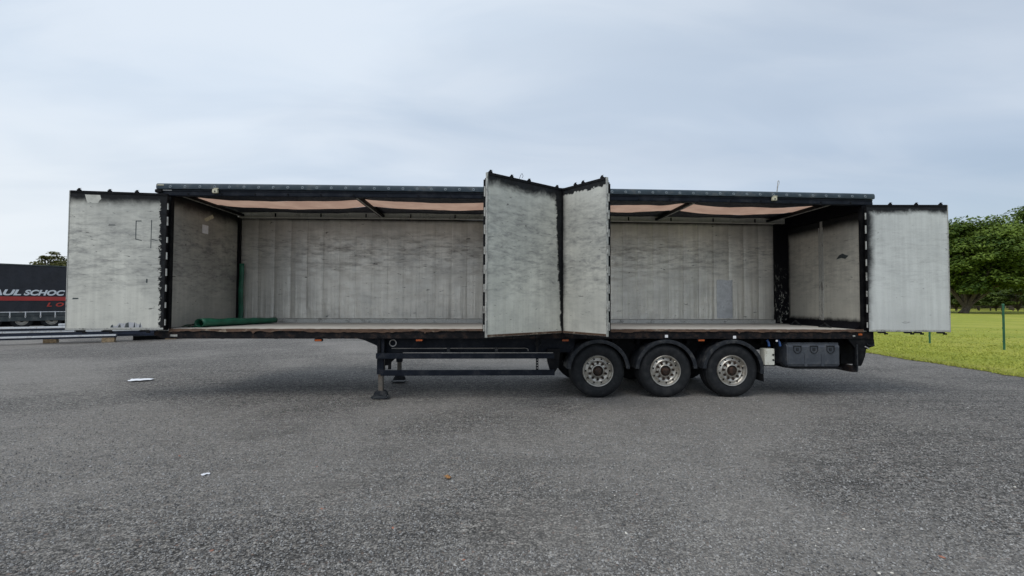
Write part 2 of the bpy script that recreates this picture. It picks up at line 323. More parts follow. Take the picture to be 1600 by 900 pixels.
# grass blades on the nearer part of the lawn
def tri_soup(name, P0, P1, P2, mat, vals=None, **props):
    k = len(P0); co = np.stack([P0, P1, P2], 1).reshape(-1, 3).astype(np.float32)
    me = bpy.data.meshes.new(name); me.vertices.add(3*k); me.vertices.foreach_set('co', co.ravel()); me.loops.add(3*k); me.loops.foreach_set('vertex_index', np.arange(3*k, dtype=np.int32))
    me.polygons.add(k); me.polygons.foreach_set('loop_start', np.arange(0, 3*k, 3, dtype=np.int32)); me.update()
    if vals is not None:
        at = me.attributes.new('tone', 'FLOAT', 'POINT'); at.data.foreach_set('value', np.repeat(vals, 3).astype(np.float32))
    me.materials.append(M[mat]); me.validate()
    return me
n = N('grass_blade'); t_ = n.attr('tone'); c = n.mix(t_, (.20, .25, .038), (.45, .46, .085)); M['grass_blade'] = n.fin(c, .75, 0, None, .2)
k = 70000; gy = RNG.uniform(-4, 22, k); gd = RNG.gamma(1.3, 3.2, k); gd[:9000] = RNG.uniform(-.06, .25, 9000)
keep = gd < 22; gy, gd = gy[keep], gd[keep]; k = len(gy)
gx = np.array([edge_x(y) for y in gy])+gd; gzv = np.array([lawn_z(x, y) for x, y in zip(gx, gy)])-.01
hh = RNG.uniform(.02, .06, k)*np.where(RNG.random(k) < .03, 1.8, 1); th = RNG.uniform(0, 6.28, k); wv = RNG.uniform(.006, .016, k)*(1+gd*.12); ln = RNG.normal(0, .04, (k, 2))
B = np.stack([gx, gy, gzv], 1); W_ = np.stack([np.cos(th)*wv, np.sin(th)*wv, np.zeros(k)], 1); T = B+np.stack([ln[:, 0], ln[:, 1], hh], 1)
obj('grass', tri_soup('grass', B-W_, B+W_, T, 'grass_blade', np.clip(RNG.normal(.5, .28, k), 0, 1)), label='short yellow green grass growing over the lawn edge', category='grass', kind='stuff')
# loose chippings lying on the yard
n = N('chipping'); t_ = n.attr('tone'); c = n.mix(t_, (.08, .08, .081), (.40, .395, .385)); M['chipping'] = n.fin(c, .88, 0, None, .25)
def chippings():
    k = 85000; d = RNG.beta(1.0, 1.6, k)*6.5; cy = -5.9+d; cx = 6.3+(cy+8.6)*RNG.uniform(-1.25, 1.25, k)
    sz = RNG.uniform(.004, .011, k)*np.where(RNG.random(k) < .03, 1.7, 1); cz = np.array([gz(a, b) for a, b in zip(cx, cy)])
    base = np.array([[1, 0, 0], [0, 1, 0], [-1, 0, 0], [0, -1, 0], [0, 0, .8], [0, 0, -.5]])
    F = np.array([[0, 1, 4], [1, 2, 4], [2, 3, 4], [3, 0, 4]])
    V = base[None]*(1+RNG.uniform(-.4, .4, (k, 6, 3)))*sz[:, None, None]; a = RNG.uniform(0, 6.28, k); ca, sa = np.cos(a)[:, None], np.sin(a)[:, None]
    X = V[..., 0]*ca-V[..., 1]*sa*.75+cx[:, None]; Y = V[..., 0]*sa+V[..., 1]*ca*.75+cy[:, None]; Z = V[..., 2]+RNG.uniform(-.2, .2, (k, 6))*sz[:, None]+cz[:, None]+.001
    V = np.stack([X, Y, Z], 2); T = V[:, F]; T = T.reshape(-1, 3, 3)
    return tri_soup('gravel_chippings', T[:, 0], T[:, 1], T[:, 2], 'chipping', np.repeat(np.clip(RNG.normal(.42, .3, k), 0, 1), 4))
obj('gravel_chippings', chippings(), label='loose grey stone chippings lying over the yard', category='gravel', kind='stuff')

# ================================================================== the semi-trailer
TR = thing('semi_trailer', 'long black semi-trailer with its worn white folding side doors standing open', 'trailer')
L, ZF, YB = 13.62, 1.307, 2.45
def camber(x): return .026*(1-((x-6.8)/6.8)**2)
def sweep_x(prof, x0, x1, seg=28, cam=True):
    mb = MB(); k = len(prof); rings = []
    for i in range(seg+1):
        x = x0+(x1-x0)*i/seg; c = camber(x) if cam else 0
        rings.append([mb.bm.verts.new((x, y, z+c)) for y, z in prof])
    for A, B in zip(rings, rings[1:]):
        for j in range(k): mb.bm.faces.new((A[j], A[(j+1) % k], B[(j+1) % k], B[j]))
    mb.bm.faces.new(rings[0]); mb.bm.faces.new(rings[-1][::-1]); return mb
# --- floor and frame
obj('floor', MB().box(.06, 13.5, .012, 2.44, 1.272, ZF).mesh('floor'), 'floor_timber', TR)
def split_edge():
    mb = MB(); nseg = 560; T, Bm = [], []
    for i in range(nseg+1):
        x = .27+(13.36-.27)*i/nseg; f1 = fbm(x*1.7, .3, 0, 5); f2 = fbm(x*6, 4.1, 2, 4)
        zt = ZF+.004+.006*f2; zb = 1.262-.030*max(-.6, f1)-.018*f2 - (.03 if f2 > .62 else 0)
        yo = -.006-.010*abs(f2)
        T.append((x, yo, zt)); Bm.append((x, yo-.012+.01*f1, max(1.205, zb)))
    for i in range(nseg):
        a, b, c, d = T[i], T[i+1], Bm[i+1], Bm[i]
        va = [mb.bm.verts.new(q) for q in (a, b, c, d)]; mb.bm.faces.new(va)
        vb = [mb.bm.verts.new(q) for q in (a, b, (b[0], .03, b[2]), (a[0], .03, a[2]))]; mb.bm.faces.new(vb)
        vc = [mb.bm.verts.new(q) for q in (d, c, (c[0], .03, c[2]+.01), (d[0], .03, d[2]+.01))]; mb.bm.faces.new(vc)
    bmesh.ops.remove_doubles(mb.bm, verts=mb.bm.verts, dist=.0004)
    return mb.mesh('floor_edge')
obj('floor_edge', split_edge(), 'split_wood', TR, label='splintered brown timber edge of the load floor')
rail = obj('side_rail', MB().prism([(.0, 1.27), (.0, 1.20), (.16, 1.13), (13.58, 1.13), (13.58, 1.27)], 'y', .002, .075).mesh('side_rail', .004), 'rail_black', TR)
for i in range(26):   # lashing slots along the rail
    x = .55+i*.50; obj('lashing_slot', (MB().box(x-.035, x+.035, -.002, .001, 1.150, 1.168)).mesh('lashing_slot'), 'black_paint', rail)
obj('side_rail', MB().prism([(.0, 1.27), (.0, 1.20), (.16, 1.13), (13.58, 1.13), (13.58, 1.27)], 'y', 2.42, 2.495).mesh('side_rail', .004), 'rail_black', TR)
obj('underfloor', MB().box(.10, 13.5, .08, 2.415, 1.150, 1.268).mesh('underfloor'), 'black_paint', TR)
for yb in (.56, 1.80):
    obj('chassis_beam', MB().prism([(.5, 1.145), (.5, 1.095), (3.55, 1.095), (3.95, .93), (4.05, .86), (13.4, .86), (13.4, 1.145)], 'y', yb, yb+.12).mesh('chassis_beam', .006), 'black_paint', TR)
# outer web seen from the side, between neck and wheels
obj('frame_web', MB().prism([(3.50, 1.128), (3.72, 1.085), (3.95, .985), (4.02, .845), (7.75, .845), (7.75, 1.128)], 'y', .24, .30).mesh('frame_web', .005), 'navy_paint', TR)
for i in range(18):
    x = 4.5+i*.5; obj('cross_member', MB().box(x, x+.06, .31, 2.30, 1.00, 1.145).mesh('cross_member'), 'black_paint', TR)
for x in (1.0, 2.0, 3.0): obj('cross_member', MB().box(x, x+.06, .31, 2.30, 1.10, 1.145).mesh('cross_member'), 'black_paint', TR)
# --- pillars and ends
obj('corner_post', MB().box(.03, .245, .004, .10, 1.285, 3.735).mesh('corner_post', .006), 'black_paint', TR)
obj('corner_post', MB().box(.03, .20, 2.38, 2.47, 1.31, 3.79).mesh('corner_post', .006), 'black_paint', TR)
obj('corner_post', MB().box(13.385, 13.58, .004, .10, 1.285, 3.735).mesh('corner_post', .006), 'black_paint', TR)
obj('corner_post', MB().box(13.15, 13.535, 2.388, 2.475, 1.312, 3.79).mesh('corner_post', .006), 'chipped_black', TR, label='black rear corner post with chipped paint')
obj('centre_post', MB().box(7.39, 7.52, .004, .10, 1.285, 3.735).mesh('centre_post', .006), 'black_paint', TR)
panel_mat('front_wall_paint', 0, 2.45, top=(.16, .14, .10, 3), bot=(.01, .02, .03, 9), seed=1.3, base=(.49, .475, .43), wall='y', scuff=1.2, rib=.4, metal=.3, blotch=.8)
fw = obj('front_wall', MB().box(.05, .15, .105, 2.375, 1.312, 3.84).mesh('front_wall'), 'front_wall_paint', TR)
obj('paper_label', MB().box(.151, .153, 1.07, 1.27, 3.22, 3.40).mesh('paper_label'), 'paper_white', fw)
obj('paper_label', MB().prism([(1.12, 3.52), (1.19, 3.47), (1.46, 3.60), (1.40, 3.66)], 'x', .151, .153).mesh('paper_label'), 'latch_cream', fw)
panel_mat('rear_door_paint', 2.42, 2.30, top=(.20, .13, .05, 2.5), bot=(.18, .06, .06, 6), rgt=(.09, .06, .04, 4), seed=4.1, base=(.58, .565, .50), wall='y', scuff=.7, rib=.35, metal=.3)
for y0, y1 in ((.115, 1.20), (1.285, 2.385)):
    rd = obj('rear_door', MB().box(13.47, 13.53, y0, y1, 1.33, 3.64).mesh('rear_door', .004), 'rear_door_paint', TR)
    obj('door_seal', MB().box(13.455, 13.469, y0+.004 if y0 > 1 else y1-.02, y0+.02 if y0 > 1 else y1-.004, 1.45, 3.5).mesh('door_seal'), 'alu_light', rd)
obj('scuff_mark', MB().prism([(.46, 2.80), (.55, 2.74), (.66, 2.77), (.80, 2.75), (.72, 2.83), (.62, 2.86), (.56, 2.83)], 'x', 13.4675, 13.4695).mesh('scuff_mark'), 'guard_grey', TR)
obj('door_mullion', MB().box(13.475, 13.53, 1.203, 1.282, 1.33, 3.64).mesh('door_mullion'), 'alu_light', TR)
obj('rear_sill', MB().prism([(13.30, 1.309), (13.46, 1.44), (13.468, 1.44), (13.468, 1.309)], 'y', .11, 2.39).mesh('rear_sill'), 'header_black', TR)
obj('rear_header', MB().box(13.40, 13.53, .105, 2.39, 3.645, 3.90).mesh('rear_header', .005), 'header_black', TR)
obj('roof_end_panel', MB().box(13.06, 13.52, .09, 2.42, 3.905, 3.93).mesh('roof_end_panel'), 'header_black', TR)
# --- far wall of upright planks
panel_mat('far_wall_paint', 0, 2.45, top=(.02, .05, .03, 3), seed=7.7, base=(.68, .655, .59), wall='x', scuff=1.1, rib=2.2, metal=.55, blotch=.5, midlo=.38)  # scuffs, kept to the upper wall so they also paint in its shade
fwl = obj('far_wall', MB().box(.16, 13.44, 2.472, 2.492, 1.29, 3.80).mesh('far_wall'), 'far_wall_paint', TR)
NP, X0, PW = 34, .21, (13.145-.21)/34
variants = []
for vi in range(5):
    rr = random.Random(40+vi); a = rr.uniform(.003, .007); ph = rr.uniform(0, 6)
    def pf(u, t, a=a, ph=ph):
        low = max(0, 1-t*1.7)
        y = -.006*min(1, min(u, 1-u)*8)-a*math.sin(math.pi*u)*(.3+low)+.006*low*math.sin(u*9+ph)*math.sin(t*38+ph*2)
        return (u*(PW-.003), y, t*2.365)
    mb = MB().grid(6, 14, pf); mb.box(0, PW-.003, .001, .008, 0, 2.365)
    variants.append(mb.mesh('wall_plank', smooth=40))
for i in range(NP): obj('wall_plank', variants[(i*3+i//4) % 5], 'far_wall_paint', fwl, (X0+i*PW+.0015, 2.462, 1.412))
obj('kick_rail', MB().prism([(2.40, 1.309), (2.405, 1.395), (2.44, 1.408), (2.46, 1.408), (2.46, 1.309)], 'x', .21, 13.145).mesh('kick_rail', smooth=30), 'alu_light', fwl)
worn('bare_sheet', (.52, .53, .55), .42, .45, .2, 4, (.15, .15, .16), .4)
obj('repair_sheet', MB().grid(6, 10, lambda u, t: (11.69+.40*u, 2.444-.004*math.sin(u*17), 1.43+t*(.95+.012*math.sin(u*7)))).mesh('repair_sheet', smooth=40), 'bare_sheet', fwl, label='darker bare metal sheet patched on the wall')
obj('far_roof_rail', sweep_x([(2.43, 3.80), (2.43, 3.925), (2.50, 3.97), (2.50, 3.80)], .05, 13.55).mesh('far_roof_rail'), 'rail_cream', TR)
obj('far_rail_lip', sweep_x([(2.385, 3.775), (2.385, 3.797), (2.47, 3.797), (2.47, 3.775)], .16, 13.40).mesh('far_rail_lip'), 'rail_cream', TR)
for i in range(12):
    x = 1.0+i*1.06; obj('wall_hook', MB().box(x-.012, x+.012, 2.405, 2.427, 3.80+camber(x), 3.89+camber(x)).mesh('wall_hook'), 'black_paint', TR)
# --- near roof edge
strip = obj('roof_edge_strip', sweep_x([(-.030, 3.866), (-.038, 3.905), (-.030, 3.950), (-.005, 3.972), (.07, 3.976), (.07, 3.866)], 0, L, 60).mesh('roof_edge_strip', smooth=35), 'tarp_strip', TR)
def ring(r, t, seg=14, ts=6):
    mb = MB(); RR = [[mb.bm.verts.new(((r+t*math.cos(b))*math.cos(a), t*.7*math.sin(b), (r+t*math.cos(b))*math.sin(a))) for b in [2*math.pi*j/ts for j in range(ts)]] for a in [2*math.pi*i/seg for i in range(seg)]]
    for i in range(seg):
        for j in range(ts): mb.bm.faces.new((RR[i][j], RR[(i+1) % seg][j], RR[(i+1) % seg][(j+1) % ts], RR[i][(j+1) % ts]))
    return mb.mesh('eyelet', smooth=60)
worn('eyelet_grey', (.22, .26, .29), .45, .2, .2, 20)
em = ring(.019, .0065)
for i in range(51): x = .25+i*.2635; obj('eyelet', em, 'eyelet_grey', strip, (x, -.0385, 3.905+camber(x)))
rr_ = obj('roof_rail', sweep_x([(.002, 3.745), (-.004, 3.76), (-.004, 3.80), (.004, 3.805), (.004, 3.825), (-.004, 3.83), (-.004, 3.856), (.085, 3.856), (.085, 3.745)], .02, 13.60, 60).mesh('roof_rail'), 'navy_paint', TR)
bm_ = MB().cyl((0, 0, 0), (0, -.016, 0), .014, 6).mesh('rail_bolt')
for i in range(22): x = .55+i*.60; obj('rail_bolt', bm_, 'black_paint', rr_, (x, -.004, 3.782+camber(x)))
obj('rail_cap', MB().box(-.03, .10, -.034, .05, 3.80, 3.862).mesh('rail_cap', .01), 'black_paint', TR)
obj('rail_trim', MB().box(.04, .26, -.012, -.005, 3.842, 3.853).mesh('rail_trim'), 'steel_bright', TR)
obj('corner_plate', MB().box(.02, .14, -.045, -.040, 3.925, 3.943).mesh('corner_plate'), 'latch_cream', TR)
for x in (1.055, 11.60):
    o = obj('roof_latch', MB().box(x-.05, x+.045, -.055, -.008, 3.79+camber(x), 3.865+camber(x)).box(x-.03, x+.06, -.050, -.030, 3.866+camber(x), 3.885+camber(x)).mesh('roof_latch', .006), 'latch_cream', TR)
    obj('latch_pin', MB().cyl((x, -.06, 3.82+camber(x)), (x, -.05, 3.82+camber(x)), .014, 8).mesh('latch_pin'), 'dark_hub', o)
mb = MB().tube([(11.66, -.02, 3.97), (11.665, -.03, 4.05), (11.675, -.03, 4.12)], .011, 6)
mb.tube([(11.675+.016*math.sin(t)+.01, -.03, 4.155+.042*-math.cos(t)) for t in [2*math.pi*i/14 for i in range(15)]], .006, 6)
obj('roof_lever', mb.mesh('roof_lever', smooth=50), 'steel_bright', TR)
# --- roof sheet, bows
BOWS = (.22, 3.50, 6.85, 10.20, 13.00)
def roof_z(x, y):
    for a, b in zip(BOWS, BOWS[1:]):
        if a <= x <= b: t = (x-a)/(b-a); sag = (4*t*(1-t))**.75; break
    else: sag = 0
    far_ = min(1, max(0, (2.42-y)/.9)); return 3.912+camber(x)-sag*(.085-.02*math.sin(y*2))*far_*far_*(3-2*far_)+.020*fbm(x*1.5, y*2.2, 1, 4)*min(1, sag*3)
def roof_strip(name, y0, y1, ny, mat):
    obj(name, MB().grid(110, ny, lambda u, t: (.1+13.0*u, y0+(y1-y0)*t+.02*fbm(u*22, y0+t, 5, 3)*(1 if 0 < t < 1 or (y0 > .1 and t == 0) or (y1 < 2 and t == 1) else 0), roof_z(.1+13.0*u, y0+(y1-y0)*t))).mesh(name, smooth=70), mat, TR)
yo_ = lambda u, y: .02*fbm(u*22, y, 5, 3)
roof_strip('roof_tarp', .075, .90, 8, 'tarp_navy'); roof_strip('roof_membrane', .895, 1.60, 8, 'roof_membrane'); roof_strip('roof_tarp', 1.595, 2.44, 10, 'tarp_navy')
for x in BOWS:
    c = camber(x); bo = obj('roof_bow', MB().box(x-.06, x+.06, .088, 2.42, 3.815+c, 3.868+c).mesh('roof_bow', .006), 'black_paint', TR)
    obj('bow_lip', MB().box(x-.012, x+.016, .09, 2.42, 3.803+c, 3.814+c).mesh('bow_lip'), 'alu_light', bo)
# --- folding side doors
KN = MB().cyl((0, 0, 0), (0, 0, .145), .013, 10).mesh('hinge_knuckle', smooth=40)
LATCH = MB().box(-.035, .035, -.012, .035, 0, .035).box(-.022, .022, -.004, .020, .035, .062).box(-.012, .050, .004, .012, .062, .070).mesh('latch_bolt', .003)
HOOK = MB().box(-.08, .06, .005, .03, -.030, -.002).box(.03, .085, -.012, .022, -.052, -.022).box(-.10, -.05, .0, .02, -.022, -.006).mesh('bottom_hook', .003)
def leaf(P0, P1, z0, H, mat, knuckles=(), tops=(), hooks=(), bottom='alu_light', full=True):
    P0, P1 = Vector((*P0, 0)), Vector((*P1, 0)); d = P1-P0; W = d.length; a = math.atan2(d.y, d.x)
    o = obj('door_leaf', MB().box(0, W, 0, .032, 0, H).mesh('door_leaf', .003), mat, TR, (P0.x, P0.y, z0), (0, 0, a))
    if not full: return o
    obj('bottom_rail', MB().box(.004, W-.004, -.006, -.0005, .006, .040).mesh('bottom_rail', .0015), bottom, o)
    obj('edge_profile', MB().box(-.006, .010, -.007, .040, -.004, H+.004).mesh('edge_profile', .002), 'alu_light' if 'lightL' in knuckles else 'black_paint', o)
    obj('edge_profile', MB().box(W-.010, W+.006, -.007, .040, -.004, H+.004).mesh('edge_profile', .002), 'alu_light' if 'lightR' in knuckles else 'black_paint', o)
    obj('top_rail', MB().box(.012, W-.012, -.009, .040, H-.035, H+.008).mesh('top_rail', .003), 'black_paint', o)
    for s in knuckles:
        if s not in ('L', 'R'): continue
        x = -.020 if s == 'L' else W+.020
        for i in range(8): obj('hinge_knuckle', KN, 'alu_light', o, (x, -.004, .09+i*(H-.18)/7.6+random.uniform(-.02, .02)), scale=(1, 1, random.uniform(.65, 1.15)))
    for t in tops: obj('latch_bolt', LATCH, 'black_paint', o, (t*W, .0, H+.006), scale=(.8, .8, .7))
    for t in hooks: obj('bottom_hook', HOOK, 'black_paint', o, (t*W, 0, 0))
    return o
panel_mat('leaf_paint_front', 1.563, 2.46, top=(.20, .10, .10, 2.5), rgt=(.12, .008, .12, 17, .045), bot=(.0, .02, .03, 9), seed=2.2, base=(.63, .625, .56), scuff=1.0, rib=.35, blotch=.72)
panel_mat('leaf_paint_mid_wide', 1.63, 2.55, top=(.17, .10, .24, 1.5), lft=(.016, .004, .012, 8), rgt=(.17, .020, .09, 8, .145), bot=(.0, .02, .04, 9), seed=5.9, base=(.64, .64, .575), scuff=1.05, rib=.8, blotch=.85, metal=.25)
panel_mat('leaf_paint_mid_narrow', .99, 2.55, top=(.12, .012, .11, 9), lft=(.03, .07, .08, 3), bot=(.0, .02, .06, 7), seed=8.4, base=(.62, .615, .555), scuff=1.05, rib=.6, blotch=.85, metal=.25)
panel_mat('leaf_paint_rear', 1.558, 2.45, top=(.15, .06, .12, 3.2), lft=(.14, .09, .09, 3, .12), bot=(.0, .02, .02, 9), seed=11.3, base=(.62, .635, .615), scuff=.40, rib=.6)
worn('leaf_back', (.10, .11, .12), .5, 0, .2, 3)
fl = leaf((-1.31, -.26), (.245, -.10), 1.295, 2.46, 'leaf_paint_front', ('R', 'lightL'), (.09, .40, .68), (.15, .42, .8))
leaf((-1.32, -.205), (-.03, -.072), 1.295, 2.46, 'leaf_back', full=False)
ml = leaf((6.06, -1.57), (7.37, -.60), 1.28, 2.55, 'leaf_paint_mid_wide', ('L', 'lightL'), (.04, .30, .53, .93), (.3, .6), 'split_wood')
leaf((6.03, -1.52), (7.385, -.03), 1.28, 2.45, 'leaf_back', ('L',), (.02,))
mr_ = leaf((7.385, -.60), (7.965, -1.40), 1.28, 2.55, 'leaf_paint_mid_narrow', ('R', 'lightR'), (.30, .48, .90), (.5,), 'split_wood')
leaf((7.53, -.03), (8.00, -1.37), 1.28, 2.45, 'leaf_back', ('R',), (.98,))
rl = leaf((13.385, -.10), (14.94, -.19), 1.275, 2.45, 'leaf_paint_rear', ('L', 'lightR'), (.30, .62, .92), (.18, .50, .62, .90))
leaf((13.60, -.055), (14.95, -.135), 1.275, 2.45, 'leaf_back', full=False)
obj('sticker_remnant', MB().prism([(.72, .045), (.76, .08), (.80, .075), (.84, .13), (.92, .115), (1.0, .14), (1.10, .13), (1.15, .10), (1.18, .115), (1.22, .045)], 'y', -.0016, -.0006).mesh('sticker_remnant'), 'sticker_grey', fl)
for x0, x1, h_ in ((.70, .75, .05), (.82, .87, .06), (.93, 1.0, .09), (1.07, 1.10, .10), (1.16, 1.19, .09)):
    obj('sticker_print', MB().prism([(x0, .048), (x1, .048), (x1-.01, .05+h_), (x0+.015, .045+h_*.8)], 'y', -.0026, -.0018).mesh('sticker_print'), 'guard_grey', fl)
for pts in ([(1.06, 1.62), (1.075, 1.62), (1.075, 1.96), (1.06, 1.96)], [(1.06, 1.945), (1.16, 1.95), (1.15, 1.965), (1.06, 1.96)], [(1.06, 1.62), (1.17, 1.595), (1.165, 1.61), (1.07, 1.635)], [(1.31, 1.47), (1.322, 1.47), (1.325, 1.98), (1.312, 1.98)], [(1.33, 1.62), (1.43, 1.60), (1.43, 1.61), (1.33, 1.635)], [(1.25, .85), (1.275, .84), (1.28, .91), (1.255, .92)], [(.09, .545), (.19, .55), (.18, .57), (.10, .572)], [(.62, 1.86), (.74, 1.865), (.73, 1.88), (.63, 1.878)]):
    obj('scratch_mark', MB().prism(pts, 'y', -.0014, -.0004).mesh('scratch_mark'), 'guard_grey', fl)
obj('bare_patch', MB().prism([(.24, 2.40), (.27, 2.29), (.29, 2.24), (.33, 2.27), (.36, 2.25), (.45, 2.25), (.47, 2.30), (.50, 2.33), (.48, 2.40)], 'y', -.0024, -.0004).mesh('bare_patch'), 'door_patch', fl)
wire = MB().tube([(.40*1.63, .01, 2.56), (.41*1.63, .0, 2.62), (.43*1.63, .0, 2.66), (.445*1.63, .0, 2.62), (.43*1.63, .0, 2.58)], .004, 5)
obj('loose_wire', wire.mesh('loose_wire', smooth=60), 'black_paint', ml)
# --- landing gear
def landing_leg(y):
    o = obj('landing_leg', MB().box(4.0, 4.13, y, y+.13, .46, 1.13).mesh('landing_leg', .008), 'navy_paint', TR)
    obj('inner_tube', MB().box(4.022, 4.108, y+.022, y+.108, .10, .46).mesh('inner_tube', .006), 'grey_leg', o)
    mb = MB().prism([(3.95, .115), (3.985, .155), (4.145, .155), (4.18, .115), (4.20, .05), (3.93, .05)], 'y', y+.005, y+.020)
    mb.prism([(3.95, .115), (3.985, .155), (4.145, .155), (4.18, .115), (4.20, .05), (3.93, .05)], 'y', y+.11, y+.125)
    mb.cyl((4.065, y-.01, .10), (4.065, y+.14, .10), .02, 10)
    mb.prism([(3.93, .012), (3.90, .045), (3.912, .050), (3.94, .026), (4.19, .026), (4.218, .050), (4.23, .045), (4.20, .012)], 'y', y-.045, y+.175)
    obj('foot', mb.mesh('foot', .003), 'mudguard', o); return o
landing_leg(.06); landing_leg(1.78)
obj('leg_brace', MB().prism([(4.14, .62), (4.19, .62), (4.42, .83), (4.42, .86), (4.14, .86)], 'y', .10, .115).prism([(4.20, .55), (4.26, .55), (4.26, .86), (4.20, .86)], 'y', .085, .098).mesh('leg_brace', .003), 'black_paint', TR)
obj('leg_shaft', MB().cyl((4.065, .19, .88), (4.065, 1.78, .88), .022, 10).mesh('leg_shaft'), 'black_paint', TR)
for x, s in ((4.27, 1), (7.03, .95)):
    obj('rope_ring', ring(.062*s, .010, 20, 6), 'steel_bright' if x < 5 else 'mudguard', TR, (x, .16, 1.035))
# --- side guard, pipes
obj('guard_rail', MB().box(3.99, 7.32, .012, .045, .755, .860).mesh('guard_rail', .006), 'navy_paint', TR)
obj('guard_rail', MB().box(4.08, 7.33, .012, .045, .440, .545).mesh('guard_rail', .006), 'navy_paint', TR)
for x in (6.98,): obj('guard_post', MB().box(x, x+.045, .047, .085, .44, 1.12).mesh('guard_post', .004), 'black_paint', TR)
obj('guard_post', MB().box(4.02, 4.07, .020, .058, .862, 1.12).mesh('guard_post'), 'black_paint', TR)
gh = MB().cyl((0, 0, 0), (0, -.004, 0), .011, 8).mesh('bolt_hole')
for k_ in range(4): obj('bolt_hole', gh, 'steel_bright', TR, (7.0025, .0465, .575+.05*k_))
obj('air_pipe', MB().tube([(4.25, .15, .935), (5.2, .15, .935), (6.4, .15, .937), (6.78, .15, .937), (6.83, .15, .925), (6.84, .15, .885)], .010, 6).mesh('air_pipe', smooth=60), 'steel_bright', TR)
for x in (5.32, 6.23): obj('pipe_clip', MB().box(x-.03, x+.03, .13, .17, .865, .955).mesh('pipe_clip', .004), 'mudguard', TR)
obj('lit_edge_strip', MB().box(5.2, 7.3, .014, .044, .8605, .868).mesh('lit_edge_strip'), 'steel_bright', TR)  # bright strip putting the guard's lit top edge into colour
obj('hanger_bracket', MB().prism([(7.25, .52), (7.33, .46), (7.42, .60), (7.45, .93), (7.20, .93), (7.20, .70)], 'y', .10, .16).mesh('hanger_bracket', .005), 'black_paint', TR)
obj('air_tank', MB().cyl((7.5, .5, .78), (7.5, 1.9, .78), .13, 20).mesh('air_tank', smooth=40), 'black_paint', TR)
# --- wheels
HZ, XW = .512, (8.165, 9.47, 10.775)
TYRE = MB().lathe([(.285, .055), (.290, .030), (.315, .016), (.36, .004), (.41, .0), (.45, .006), (.478, .020), (.492, .034), (.495, .040), (.507, .046), (.514, .062), (.516, .10), (.503, .104), (.503, .116), (.516, .12), (.517, .18), (.503, .184), (.503, .20), (.517, .204), (.516, .265), (.503, .269), (.503, .281), (.516, .285), (.514, .325), (.492, .352), (.42, .385), (.33, .37), (.29, .34), (.285, .055)], 64).mesh('tyre', smooth=35)
RIM = MB().lathe([(.30, .030), (.297, .012), (.288, .003), (.277, .006), (.270, .022), (.262, .046), (.246, .060), (.222, .050), (.210, .040), (.200, .034), (.190, .038), (.182, .047), (.135, .047), (.128, .040), (.122, .024), (.112, .014), (.104, .014), (.100, .024), (.098, .09)], 56).mesh('rim', smooth=50)
HUB = MB().lathe([(.099, .075), (.097, .050), (.085, .040), (.072, .038), (.066, .010), (.058, .000), (.030, -.004), (.0001, -.004)], 32).mesh('hub_cap', smooth=40)
NUT = MB().cyl((0, .050, 0), (0, .026, 0), .025, 6).cyl((0, .026, 0), (0, .008, 0), .011, 8).mesh('wheel_nut')
HOLE = MB().cyl((0, .060, 0), (0, .0465, 0), .017, 10).mesh('hand_hole')
VALVE = MB().tube([(.13, .03, .17), (.15, .012, .19), (.17, .018, .21)], .005, 5).mesh('valve')
def wheel(x, y, near, rot):
    o = obj('wheel', TYRE, 'rubber', TR, (x, y, HZ), (0, 0, 0) if near else (0, 0, math.pi))
    obj('rim', RIM, 'alloy', o, rot=(0, rot, 0))
    if near:
        obj('hub_cap', HUB, 'dark_hub', o)
        for k_ in range(10):
            t = rot+2*math.pi*k_/10; obj('wheel_nut', NUT, 'dark_hub', o, (.158*math.cos(t), .0, .158*math.sin(t)))
            t += math.pi/10; obj('hand_hole', HOLE, 'header_black', o, (.228*math.cos(t), .0, .228*math.sin(t)))
        obj('valve', VALVE, 'alloy', o, rot=(0, rot, 0))
    return o
for x, rt in zip(XW, (.31, .12, .52)): wheel(x, .035, True, rt); wheel(x, 2.465, False, rt)
for x in XW:
    obj('axle', MB().cyl((x, .25, HZ), (x, 2.25, HZ), .075, 14).mesh('axle', smooth=40), 'black_paint', TR)
    for y in (.62, 1.82): obj('trailing_arm', MB().prism([(x-.62, .80), (x-.55, .86), (x+.08, .60), (x+.40, .62), (x+.40, .54), (x-.02, .44), (x-.58, .72)], 'y', y, y+.10).mesh('trailing_arm', .006), 'black_paint', TR)
    for y in (.67, 1.87): obj('air_spring', MB().lathe([(.10, -.12), (.14, -.09), (.145, .0), (.14, .08), (.11, .11), (.0001, .11)], 18).mesh('air_spring', smooth=50), 'rubber', TR, (x+.36, y, .74), (R(90), 0, 0))
def mudguard(x, y0, y1, a0, a1):
    mb = MB(); sec = [(.600, y1), (.603, y0+.02), (.598, y0+.004), (.585, y0), (.530, y0+.006), (.528, y0+.012), (.582, y0+.012), (.592, y0+.03), (.590, y1)]; k = 26; rings = []
    for i in range(k+1):
        t = a0+(a1-a0)*i/k; rings.append([mb.bm.verts.new((x+r*math.cos(t), y, .535+r*math.sin(t)*.965)) for r, y in sec])
    for A, B in zip(rings, rings[1:]):
        for j in range(len(sec)): mb.bm.faces.new((A[j], A[(j+1) % len(sec)], B[(j+1) % len(sec)], B[j]))
    mb.bm.faces.new(rings[0]); mb.bm.faces.new(rings[-1][::-1])
    return obj('mudguard', mb.mesh('mudguard', smooth=40), 'mudguard', TR)
for i, x in enumerate(XW): mudguard(x, -.012, .46, R(3 if i < 2 else -8), R(177)); mudguard(x, 2.04, 2.50, R(3), R(177))
obj('mudflap', MB().grid(4, 6, lambda u, t: (11.375+.01*(1-t)**2, .02+.40*u, .30+.22*t)).mesh('mudflap', smooth=60), 'rubber', TR)
